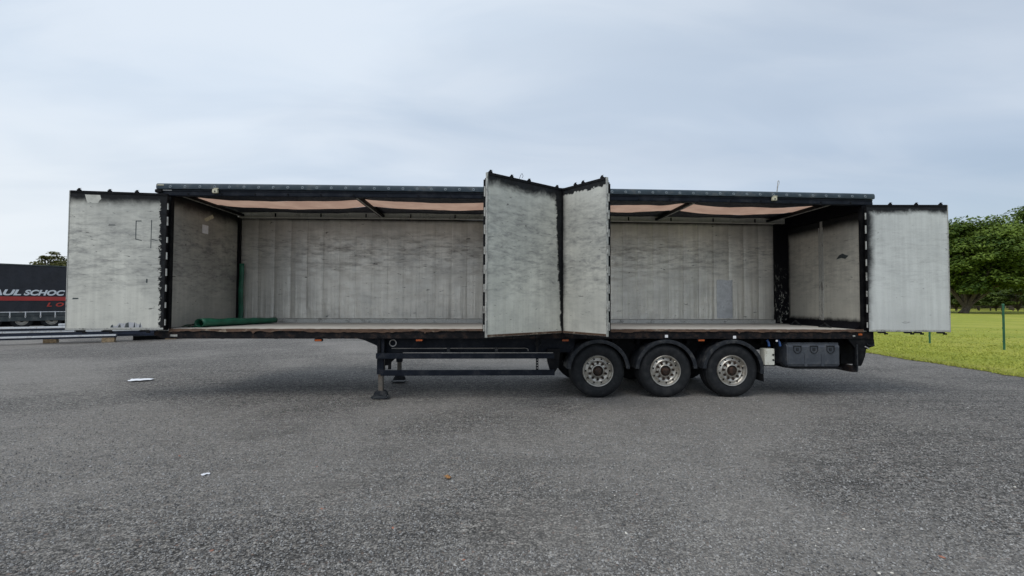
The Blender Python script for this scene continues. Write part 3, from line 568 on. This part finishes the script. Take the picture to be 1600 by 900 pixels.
obj('dark_backing', MB().box(7.56, 11.5, .50, .54, .62, 1.14).mesh('dark_backing'), 'black_paint', TR)
obj('rear_dark_filler', MB().box(12.93, 13.44, .30, 2.2, .60, 1.128).mesh('rear_dark_filler', .01), 'black_paint', TR)  # added dark filler block, closes the see-through gap between toolbox and bracket
# --- lamps and reflectors
for x in (2.94, 4.79, 7.53, 10.15):
    o = obj('marker_lamp', MB().box(x-.075, x+.075, .004, .05, 1.078, 1.127).mesh('marker_lamp', .008), 'black_paint', TR)
    obj('lens', MB().box(x-.062, x+.062, -.010, .003, 1.083, 1.116).mesh('lens', .006), 'orange_lens', o)
for x, z, s in ((9.47, 1.178, .030), (10.80, 1.160, .030), (11.63, 1.092, .018)):
    obj('reflector', MB().box(x-s, x+s, -.008, .001, z-s*.9, z+s*.9).mesh('reflector', .003), 'white_lens', TR)
obj('reflector', MB().box(.29, .42, -.006, .0015, 1.168, 1.205).mesh('reflector', .003), 'alu_light', TR)
obj('rear_marker', MB().box(13.26, 13.34, -.012, .001, 1.195, 1.235).mesh('rear_marker', .006), 'orange_lens', TR)
obj('reflector', MB().box(13.15, 13.20, -.006, .001, 1.17, 1.20).mesh('reflector', .003), 'alu_light', TR)
# --- toolbox, plate, rear underride frame
def toolbox():
    pts = [(.0, .62), (-.0, .99), (.05, 1.045), (.46, 1.045), (.46, .56), (.06, .56)]
    o = obj('toolbox', MB().prism(pts, 'x', 11.84, 12.89).mesh('toolbox', .018, 40, 3), 'toolbox', TR)
    obj('lid_edge', MB().box(11.85, 12.88, .020, .05, 1.030, 1.052).mesh('lid_edge', .006), 'toolbox', o)
    for cx in (12.04, 12.37, 12.70):
        hexa = [(cx-.078, 1.0), (cx+.078, 1.0), (cx+.078, .900), (cx+.042, .858), (cx, .842), (cx-.042, .858), (cx-.078, .900)]
        ins = [(cx+(x-cx)*.86, .93+(z-.93)*.86) for x, z in hexa]
        rim = MB()
        A = [rim.bm.verts.new((x, -.012, z)) for x, z in hexa]; B = [rim.bm.verts.new((x, -.012, z)) for x, z in ins]; C = [rim.bm.verts.new((x, .002, z)) for x, z in ins]; D = [rim.bm.verts.new((x, .006, z)) for x, z in hexa]
        for i in range(7):
            j = (i+1) % 7; rim.bm.faces.new((A[i], A[j], B[j], B[i])); rim.bm.faces.new((B[i], B[j], C[j], C[i])); rim.bm.faces.new((D[i], D[j], A[j], A[i]))
        rim.bm.faces.new(C)
        l_ = obj('latch_recess', rim.mesh('latch_recess'), 'toolbox_dark', o)
        obj('latch', MB().box(cx-.028, cx+.028, -.010, .0015, .895, .955).mesh('latch', .004), 'toolbox_dark', o)
    for cx in (12.2, 12.54): obj('body_rib', MB().prism([(cx-.03, .60), (cx+.03, .60), (cx+.02, .84), (cx-.02, .84)], 'y', -.008, .004).mesh('body_rib', .003), 'toolbox', o)
toolbox()
obj('toolbox_tray', MB().prism([(11.70, .66), (11.78, .58), (12.0, .545), (12.95, .545), (12.95, .57), (11.83, .60), (11.75, .68)], 'y', .03, .45).mesh('toolbox_tray'), 'black_paint', TR)
o = obj('cover_plate', MB().box(11.41, 11.605, .03, .20, .62, .935).mesh('cover_plate', .006), 'white_plate', TR)
for z in (.82, .72): obj('plate_bolt', MB().prism([(11.560, z-.012), (11.585, z-.022), (11.600, z), (11.585, z+.018), (11.562, z+.014)], 'y', .025, .0315).mesh('plate_bolt'), 'black_paint', o)
obj('plate_shelf', MB().box(11.40, 11.62, .025, .2, .605, .617).mesh('plate_shelf'), 'black_paint', TR)
for x in (11.50, 11.72): obj('air_coupling', MB().tube([(x, .10, 1.10), (x+.02, .08, 1.05), (x+.03, .08, .98)], .022, 8).mesh('air_coupling', smooth=60), 'blue_line', TR)
obj('rear_bracket', MB().prism([(13.06, 1.128), (13.60, 1.128), (13.615, .985), (13.50, .955), (13.43, .93), (13.42, .80), (13.36, .66), (13.335, .60), (13.20, .60), (13.22, .95)], 'y', .02, .085).mesh('rear_bracket', .006), 'black_paint', TR)
obj('rear_crossbeam', MB().box(13.46, 13.615, .09, 2.40, .99, 1.27).mesh('rear_crossbeam', .008), 'black_paint', TR)
obj('underride_bar', MB().box(13.17, 13.30, .06, 2.40, .475, .595).mesh('underride_bar', .01), 'rail_black', TR)
obj('underride_post', MB().box(13.235, 13.262, .010, .0185, .50, 1.02).mesh('underride_post', .003), 'mudguard', TR)
obj('tail_lamp', MB().box(13.616, 13.66, .15, .55, 1.03, 1.15).mesh('tail_lamp', .008), 'red_lens', TR)
obj('tail_lamp', MB().box(13.616, 13.66, 1.95, 2.35, 1.03, 1.15).mesh('tail_lamp', .008), 'red_lens', TR)
obj('rear_step', MB().tube([(13.44, .005, 1.03), (13.46, -.012, 1.005), (13.56, -.012, 1.005), (13.58, .005, 1.03)], .010, 6).mesh('rear_step', smooth=60), 'mudguard', TR)
obj('rear_hook', MB().tube([(13.40, .01, .98), (13.43, -.01, .96), (13.47, -.01, .935)], .010, 6).mesh('rear_hook', smooth=60), 'steel_bright', TR)
obj('rear_valve_box', MB().box(13.0, 13.16, .3, .6, .60, .82).mesh('rear_valve_box', .02), 'black_paint', TR)

# ================================================================== things lying in the trailer
def tarp_roll():
    root = thing('tarpaulin_roll', 'rolled green tarpaulin lying on the trailer floor with its loose end spread flat', 'tarpaulin', (.55, .42, ZF+.002))
    A, B = Vector((0, 0, 0)), Vector((.62, 1.72, 0)); d = (B-A).normalized(); s = Vector((d.y, -d.x, 0)); mb = MB(); k = 40; rings = []
    prof = []
    for i in range(k+1):   # flattened spiral: flap, over the top, round the nose, back under
        t = i/k
        if t < .25: prof.append((-.34+t/.25*.20, .004+.012*math.sin(t*20)))
        else:
            a = R(200)-(t-.25)/.75*R(560); r = .092-.020*(t-.25)/.75; prof.append((-.02+r*1.35*math.cos(a), .088+r*.92*math.sin(a)))
    nl = 22
    for j in range(nl+1):
        q = A+(B-A)*(j/nl); sc = 1-.22*j/nl
        rings.append([mb.bm.verts.new(q+s*(x*sc+.006*math.sin(j*1.3+x*20))+Vector((0, 0, max(.002, z*sc*(1+.05*math.sin(j*.9+x*9)))))) for x, z in prof])
    for P, Q in zip(rings, rings[1:]):
        for i in range(k): mb.bm.faces.new((P[i], P[i+1], Q[i+1], Q[i]))
    ro = obj('roll', mb.mesh('roll', smooth=60), 'green_tarp', root)
    so = ro.modifiers.new('thick', 'SOLIDIFY'); so.thickness = .004
    obj('loose_end', MB().grid(10, 14, lambda u, t: (-.36+.30*u+.25*t, .02+.75*t, .008+.10*u*(1-t)*(1-.4*u)+.02*abs(math.sin(u*5+t*4)))).mesh('loose_end', smooth=60), 'green_tarp', root)
tarp_roll()
tag(obj('tarpaulin_strip', MB().grid(4, 16, lambda u, t: (.220+.105*u, 2.36-.02*math.sin(u*3.1)+.01*math.sin(t*9), 1.315+1.38*t)).mesh('tarpaulin_strip', smooth=60), 'green_tarp'), 'narrow green tarpaulin strip standing upright in the front corner of the trailer', 'tarpaulin')
mo = bpy.data.objects['tarpaulin_strip'].modifiers.new('thick', 'SOLIDIFY'); mo.thickness = .012
for (x, y, r, a, lab) in ((13.12, 1.62, .17, 20, 'larger dark strap loop lying by the far rear door of the trailer'), (13.14, .72, .13, -25, 'smaller dark strap loop lying by the near rear door of the trailer')):
    pts = [(x+.05*math.sin(t*2)+r*.2*math.sin(R(a))*math.cos(t), y+r*math.cos(t), ZF+.015+.10*max(0, math.sin(t))*r/.17) for t in [2*math.pi*i/22 for i in range(23)]]
    tag(obj('strap_loop', MB().tube(pts, .013, 6).mesh('strap_loop', smooth=60), 'rubber'), lab, 'strap', 'strap loops on the trailer floor')

# ================================================================== yard litter
def lump(r, seed, flat=.6):
    rr = random.Random(seed); mb = MB(); bmesh.ops.create_icosphere(mb.bm, subdivisions=2, radius=r)
    for v in mb.bm.verts: v.co = Vector((v.co.x*1.25, v.co.y*.9, v.co.z*flat))*(1+.22*mnoise.noise(v.co/r*1.1+Vector((seed, 0, 0))))
    return mb.mesh('pebble', smooth=60)
LM = [lump(1, i*3.3+1) for i in range(4)]
W_P = ((6.37, -4.92, 13), (7.21, -4.97, 14), (6.74, -4.65, 15), (7.3, -4.3, 9), (7.27, -4.11, 9), (8.88, -4.95, 10), (8.91, -5.01, 9), (9.16, -4.97, 12), (8.77, -5.56, 15), (8.86, -5.56, 12), (8.31, -5.54, 9), (11.34, -4.23, 14), (10.31, -1.55, 14), (6.36, -3.33, 9), (3.16, -3.16, 12), (8.84, -2.76, 9), (8.0, -3.73, 9), (4.46, -3.29, 9), (6.95, -4.77, 8), (8.59, -5.2, 8))
for i, (x, y, r) in enumerate(W_P):
    me = LM[i % 4].copy(); o = obj('pebble', me, 'stone_white', None, (x, y, gz(x, y)+r*.0003), (0, 0, i*1.7), (r*.00075,)*3); tag(o, 'small pale rounded pebble lying loose on the grey gravel yard', 'pebble', 'pale pebbles on the yard')
R_P = ((4.66, -4.46, 13), (5.35, -4.82, 12), (4.11, -5.13, 13), (5.95, -5.3, 10), (9.4, -5.38, 15), (4.21, -3.38, 11), (6.46, -4.96, 9), (2.48, -3.01, 14), (7.52, -4.28, 9))
for i, (x, y, r) in enumerate(R_P):
    me = LM[(i+1) % 4].copy(); o = obj('brick_fragment', me, 'stone_red', None, (x, y, gz(x, y)+r*.0002), (0, 0, i*2.1), (r*.0011, r*.0009, r*.0006)); tag(o, 'small reddish brick crumb lying on the grey gravel yard', 'stone', 'brick crumbs on the yard')
def sheet(name, w_, d_, h_, seed, mat, label, cat, loc, rz):
    k = 10
    o = obj(name, MB().grid(k, k, lambda u, t: ((u-.5)*w_*(1-.3*abs(t-.5)), (t-.5)*d_*(1-.4*abs(u-.5)), .006+h_*(.5+.5*fbm(u*2.5, t*2.5, seed, 3)))).mesh(name, smooth=50), mat, None, loc, (0, 0, rz)); m_ = o.modifiers.new('thick', 'SOLIDIFY'); m_.thickness = .003; tag(o, label, cat)
sheet('crumpled_sheet', .48, .30, .05, 1.0, 'paper_white', 'crumpled white sheet lying on the yard beyond the front of the trailer', 'paper', (-1.79, 2.15, .0), .3)
sheet('paper_scrap', .085, .06, .02, 4.0, 'paper_white', 'small white paper scrap on the gravel in front of the trailer', 'paper', (3.15, -3.62, gz(3.15, -3.62)), .6)
sheet('dry_leaf', .085, .06, .025, 7.0, 'leaf_brown', 'curled dry brown leaf lying on the gravel', 'leaf', (5.69, -3.8, gz(5.69, -3.8)), 2.2)

# ================================================================== second trailer in the yard
BT = thing('curtain_trailer', 'black curtain-side trailer with white lettering and a red stripe parked across the yard', 'trailer', (-24.0, 20.5, 0), R(45))
def curtain():
    def f(u, t):
        x = -5.2+13.6*u; z = 1.06+2.86*t; return (x, -.004-.010*math.sin(x*2*math.pi/.62)*(1-t*.5)-.006*fbm(x, z, 2, 3), z)
    return MB().grid(150, 10, f).mesh('curtain', smooth=60)
obj('curtain', curtain(), 'curtain', BT)
obj('body', MB().box(-5.2, 8.4, .03, 2.52, 1.05, 3.94).mesh('body', .01), 'curtain', BT)
obj('roof_edge', MB().box(-5.22, 8.42, -.03, 2.54, 3.942, 4.02).mesh('roof_edge', .012), 'guard_grey', BT)
obj('red_stripe', MB().grid(120, 2, lambda u, t: (-5.1+13.4*u, -.024, 1.74+.26*t)).mesh('red_stripe'), 'curtain_red', BT)
def word(txt, x0, x1, z0, z1, mat, space=1.0):
    cu = bpy.data.curves.new('lettering', 'FONT'); cu.body = txt; cu.shear = .28; cu.offset = .042; cu.extrude = .002; cu.space_character = space
    t_ = bpy.data.objects.new('tmp', cu); COL.objects.link(t_); bpy.context.view_layer.update()
    me = bpy.data.meshes.new_from_object(t_.evaluated_get(bpy.context.evaluated_depsgraph_get())); bpy.data.objects.remove(t_)
    co = [v.co.copy() for v in me.vertices]; a, b = min(c.x for c in co), max(c.x for c in co); c_, d_ = min(c.y for c in co), max(c.y for c in co)
    for v in me.vertices: v.co = Vector((x0+(v.co.x-a)/(b-a)*(x1-x0), -.032-v.co.z, z0+(v.co.y-c_)/(d_-c_)*(z1-z0)))
    return obj('lettering', me, mat, BT)
word('PAUL', -.52, 1.06, 2.07, 2.43, 'print_white'); word('SCHOC', 1.16, 3.02, 2.07, 2.43, 'print_white'); word('LO', 2.18, 2.98, 1.36, 1.62, 'print_red', 1.7)
obj('lower_rail', MB().box(-5.2, 8.4, -.05, .02, 1.005, 1.05).mesh('lower_rail', .004), 'beam_white', BT)
obj('side_panel', MB().box(-5.0, 8.2, .0, .06, .46, .99).mesh('side_panel', .01), 'guard_grey', BT)
obj('panel_line', MB().box(-5.0, 8.2, -.012, -.001, .76, .79).mesh('panel_line'), 'mudguard', BT)
for i in range(20):
    x = -4.7+i*.66; st = obj('tension_strap', MB().box(x, x+.05, -.058, -.051, .66, 1.06).mesh('tension_strap'), 'beam_white', BT)
    obj('buckle', MB().box(x-.02, x+.07, -.072, -.059, .72, .80).mesh('buckle', .004), 'steel_bright', st)
obj('chassis', MB().box(-5.0, 8.2, .8, 1.7, .66, 1.02).mesh('chassis'), 'black_paint', BT)
for x in (-.2, 1.12, 2.44):
    for y, rz in ((.10, 0), (2.42, math.pi)):
        wo_ = obj('wheel', TYRE, 'rubber', BT, (x, y, .50), (0, 0, rz)); obj('rim', RIM, 'dark_hub', wo_)
    obj('mudguard', MB().box(x-.62, x+.62, .02, .5, .63, .66).mesh('mudguard', .02), 'mudguard', BT)
obj('dark_backing', MB().box(-5.0, 8.2, .56, .60, .12, .655).mesh('dark_backing'), 'black_paint', BT)  # added dark sheet standing in for the shade behind the wheels
obj('landing_leg', MB().box(6.0, 6.12, .3, .42, .05, 1.0).box(5.9, 6.22, .2, .52, .0, .05).mesh('landing_leg', .01), 'black_paint', BT)

# ================================================================== beams lying in the yard
BD = Vector((.898, .44, 0)); BN = Vector((-.44, .898, 0)); BO = Vector((-13.45, 10.2, 0)); BA = math.atan2(BD.y, BD.x)
def beam(t0, t1, off, z0, z1, label, fl=.05, wdt=.22, mats=('beam_navy', 'beam_white')):
    th = thing('steel_beam', label, 'beam', BO+BD*t0+BN*off+Vector((0, 0, z0)), BA, 'steel beams stacked in the yard'); ln_ = t1-t0; h_ = z1-z0
    obj('web', MB().box(0, ln_, wdt*.30, wdt*.70, .012, h_-fl).mesh('web'), mats[0], th)
    obj('flange', MB().box(0, ln_, 0, wdt, h_-fl+.001, h_).mesh('flange', .006), mats[1], th)
    obj('flange', MB().box(0, ln_, 0, wdt, 0, .011).mesh('flange'), mats[0], th)
beam(-6.5, 3.78, .0, .20, .345, 'lowest white flanged steel beam of the stack, resting on the wooden block', .075)
beam(-6.5, 5.2, .02, .348, .56, 'middle navy steel beam of the stack with a narrow pale top flange', .085)
beam(-6.5, 5.2, .0, .563, .715, 'topmost navy steel beam of the stack with a white top flange', .07)
beam(1.75, 5.6, .62, .66, .80, 'short white steel beam lying behind the top of the stack', .07, .22, ('beam_white', 'beam_white'))
beam(1.0, 6.0, .62, .21, .655, 'tall dark steel beam standing behind the stack', .03, .22, ('beam_navy', 'beam_navy'))
beam(4.2, 8.6, .75, .0, .20, 'dark steel beam lying flat on the ground past the end of the stack', .03, .30, ('black_paint', 'guard_grey'))
for t0, off, lab in ((3.32, -.03, 'wooden block under the end of the steel beam stack'), (-2.5, -.03, 'wooden block under the middle of the steel beam stack'), (-6.2, -.03, 'wooden block under the far end of the steel beam stack'), (1.3, .60, 'wooden block under the tall dark steel beam behind the stack'), (5.4, .60, 'wooden block under the free end of the tall dark steel beam')):
    o = obj('wooden_block', MB().box(0, .42, 0, .30, 0, .198).mesh('wooden_block', .008), 'wood_block', None, BO+BD*t0+BN*off, (0, 0, BA)); tag(o, lab, 'block', 'wooden blocks under the beams')

# ================================================================== fence posts, rail fence, trees
for x, y, lab in ((25.33, 7.73, 'green metal fence post standing in the open lawn'), (25.16, 10.47, 'green metal fence post standing behind the open rear side door')):
    z = lawn_z(x, y)-.05; r_ = thing('fence_post', lab, 'post', (x, y, z), 0, 'green fence posts on the lawn')
    obj('post', MB().cyl((0, 0, 0), (0, 0, 1.74), .034, 12).mesh('post', smooth=40), 'fence_green', r_); obj('cap', MB().lathe([(.040, .0), (.040, .03), (.025, .05), (.0001, .055)], 12).mesh('cap', smooth=50), 'fence_green', r_, (0, 0, 1.735), (R(90), 0, 0))
    for zz in (.35, .85, 1.35): obj('clip', MB().box(-.045, -.030, -.02, .02, zz, zz+.05).mesh('clip'), 'fence_green', r_)
RF = thing('rail_fence', 'low dark rail fence running behind the trees across the field', 'fence', (80, 98, .05), R(-12))
for i in range(28): obj('post', MB().box(i*2.2, i*2.2+.16, 0, .16, 0, 1.15).mesh('post'), 'bark', RF)
for z in (.55, .95): obj('rail', MB().box(-.3, 60, -.06, -.002, z, z+.16).mesh('rail'), 'bark', RF)

def leaf_mat(name, c0, c1):
    n = N(name); t_ = n.attr('tone'); c = n.mix(t_, c0, c1); n.fin(c, .6, 0, None, .25); tr = n.t.nodes.new('ShaderNodeBsdfTranslucent'); n.t.links.new(n.mix(.5, c, (.16, .20, .03)), tr.inputs[0])
    ms = n.t.nodes.new('ShaderNodeMixShader'); ms.inputs[0].default_value = .25; n.t.links.new(n.b.outputs[0], ms.inputs[1]); n.t.links.new(tr.outputs[0], ms.inputs[2]); n.t.links.new(ms.outputs[0], n.out.inputs[0]); M[name] = n.m
leaf_mat('leaf_green', (.026, .062, .008), (.19, .27, .040)); leaf_mat('leaf_light', (.05, .085, .014), (.16, .22, .045)); leaf_mat('leaf_olive', (.05, .055, .016), (.16, .15, .05))
def tree(name, label, cat, loc, H, rad, cb, seed, nleaf, mat, lean=(0, 0), group=None, lsz=.30, nclump=70, trunk=.45):
    rg = np.random.default_rng(seed); rr = random.Random(seed); root = thing(name, label, cat, loc, 0, group)
    cz = (H+cb)/2; hz = (H-cb)/2; cc = np.array([lean[0], lean[1], cz])
    d = rg.normal(size=(nclump, 3)); d /= np.linalg.norm(d, axis=1)[:, None]; d[:, 2] = np.where(d[:, 2] < -.8, -d[:, 2], d[:, 2])
    rad_ = rg.uniform(.45, 1.0, nclump)**.6*rg.uniform(.80, 1.05, nclump); C = cc+d*rad_[:, None]*np.array([rad, rad, hz])*np.array([.86, .86, .88])
    mb = MB(); top = Vector((lean[0]*.6, lean[1]*.6, cb+(H-cb)*.45))
    tp = [Vector((0, 0, -.1)), Vector((lean[0]*.1, 0, cb*.45)), Vector((lean[0]*.3, lean[1]*.3, cb)), top]; mb.tube(tp, [trunk*1.25, trunk*.9, trunk*.75, trunk*.3], 9)
    for c in C[:: max(1, nclump//18)]:
        a = Vector((lean[0]*.25, lean[1]*.25, cb*rr.uniform(.6, 1.15))); b = Vector(c); m_ = (a+b)/2+Vector((rr.uniform(-.4, .4), rr.uniform(-.4, .4), rr.uniform(0, .9))); mb.tube([a, m_, b], [trunk*.4, trunk*.22, trunk*.06], 6)
    obj('trunk', mb.mesh('trunk', smooth=50), 'bark', root)
    idx = rg.integers(0, nclump, nleaf); cs = rg.uniform(.16, .34, nclump)*rad; g = rg.normal(size=(nleaf, 3)); g /= np.linalg.norm(g, axis=1)[:, None]; g *= (rg.random(nleaf)**.45)[:, None]
    P = C[idx]+g*cs[idx][:, None]*np.array([1.15, 1.15, .46]); P[:, 2] -= .10*(g[:, 0]**2+g[:, 1]**2)*cs[idx]
    nrm = g*np.array([.6, .6, .3])+np.array([0, 0, .75])+rg.normal(0, .35, (nleaf, 3)); nrm /= np.linalg.norm(nrm, axis=1)[:, None]
    t1 = np.cross(nrm, rg.normal(size=(nleaf, 3))); t1 /= np.linalg.norm(t1, axis=1)[:, None]; t2 = np.cross(nrm, t1); sz = lsz*rg.uniform(.6, 1.35, nleaf)
    a, b, c, e = P-t1*sz[:, None], P+t2*sz[:, None]*.55, P+t1*sz[:, None], P-t2*sz[:, None]*.55
    tone = np.clip(rg.normal(.42, .17, nleaf)+rg.normal(0, .20, nclump)[idx], 0, 1)
    obj('crown', tri_soup('crown', np.concatenate([a, a]), np.concatenate([b, c]), np.concatenate([c, e]), mat, np.concatenate([tone, tone])), None, root); return root
def at(px_, depth): # viewing-side layout: lateral offset and depth of a far tree, in metres
    lat = (px_-800)/712.8*depth; return (6.138+.044*depth+lat, -8.593+depth-.044*lat, .05)
tree('broadleaf_tree', 'broad dark green tree with a leaning trunk beside the open rear side door', 'tree', at(1505, 76), 16.8, 8.4, .9, 11, 64000, 'leaf_green', (2.2, 0), 'trees beyond the lawn', .25, 135, .62)
tree('broadleaf_tree', 'tallest green tree of the lawn edge, behind the free standing green post', 'tree', at(1650, 80), 20.8, 9.4, .9, 12, 64000, 'leaf_green', (-1, 0), 'trees beyond the lawn', .26, 135, .6)
tree('broadleaf_tree', 'dense green tree filling the gap behind the leaning trunk', 'tree', at(1452, 88), 18.0, 8.0, 2.0, 13, 26000, 'leaf_green', (0, 0), 'trees beyond the lawn', .32, 110, .5)
tree('broadleaf_tree', 'mid green tree standing far behind the two big lawn trees', 'tree', at(1580, 118), 19.0, 10.0, 1.2, 14, 26000, 'leaf_green', (0, 0), 'trees beyond the lawn', .40, 110, .5)
tree('broadleaf_tree', 'far green tree showing low between the trunks of the lawn trees', 'tree', at(1512, 128), 17.0, 10.0, 1.0, 15, 26000, 'leaf_green', (0, 0), 'trees beyond the lawn', .42, 110, .5)
for i, (q, dp, h_, rd_, lab) in enumerate(((1493, 100, 4.6, 3.0, 'pale leafy bush beside the leaning tree trunk'), (1528, 106, 4.2, 3.2, 'round light green bush past the leaning tree trunk'), (1556, 100, 4.8, 2.8, 'upright light green bush in front of the rail fence'), (1590, 96, 6.2, 3.8, 'largest light green bush, spreading behind the free standing green post'), (1632, 104, 5.0, 3.6, 'light green bush under the tallest tree'))):
    tree('leafy_bush', lab, 'bush', at(q, dp), h_, rd_, .4, 30+i, 4200, 'leaf_light', (0, 0), 'bushes under the lawn trees', .26, 34, .12)
def far_wood():
    rg = np.random.default_rng(77); k = 150000; lat = rg.uniform(-230, 230, k); dep = 150+rg.normal(0, 5, k); hmax = np.array([8.5+2.2*fbm(a*.09, 1.0, 0, 3)+1.2*fbm(a*.4, 3.0, 0, 3) for a in lat]); z = hmax*rg.random(k)**.7
    P = np.stack([6.138+.044*dep+lat, -8.593+dep-.044*lat, z], 1); nrm = rg.normal(0, .6, (k, 3))+np.array([0, -.3, .7]); nrm /= np.linalg.norm(nrm, axis=1)[:, None]
    t1 = np.cross(nrm, rg.normal(size=(k, 3))); t1 /= np.linalg.norm(t1, axis=1)[:, None]; t2 = np.cross(nrm, t1); sz = rg.uniform(.35, .75, k)[:, None]
    tn = np.clip(rg.normal(.45, .22, k), 0, 1)
    return tri_soup('far_wood', np.concatenate([P-t1*sz]*2), np.concatenate([P+t2*sz*.6, P+t1*sz]), np.concatenate([P+t1*sz, P-t2*sz*.6]), 'leaf_green', np.concatenate([tn, tn]))
obj('far_wood', far_wood(), None, label='dense green wood closing the field behind the lawn trees', category='wood', kind='stuff')
tree('broadleaf_tree', 'small olive tree whose top shows above the black curtain-side trailer', 'tree', at(86, 70), 9.3, 3.0, 3.0, 21, 6000, 'leaf_olive', (0, 0), None, .20, 60, .3)
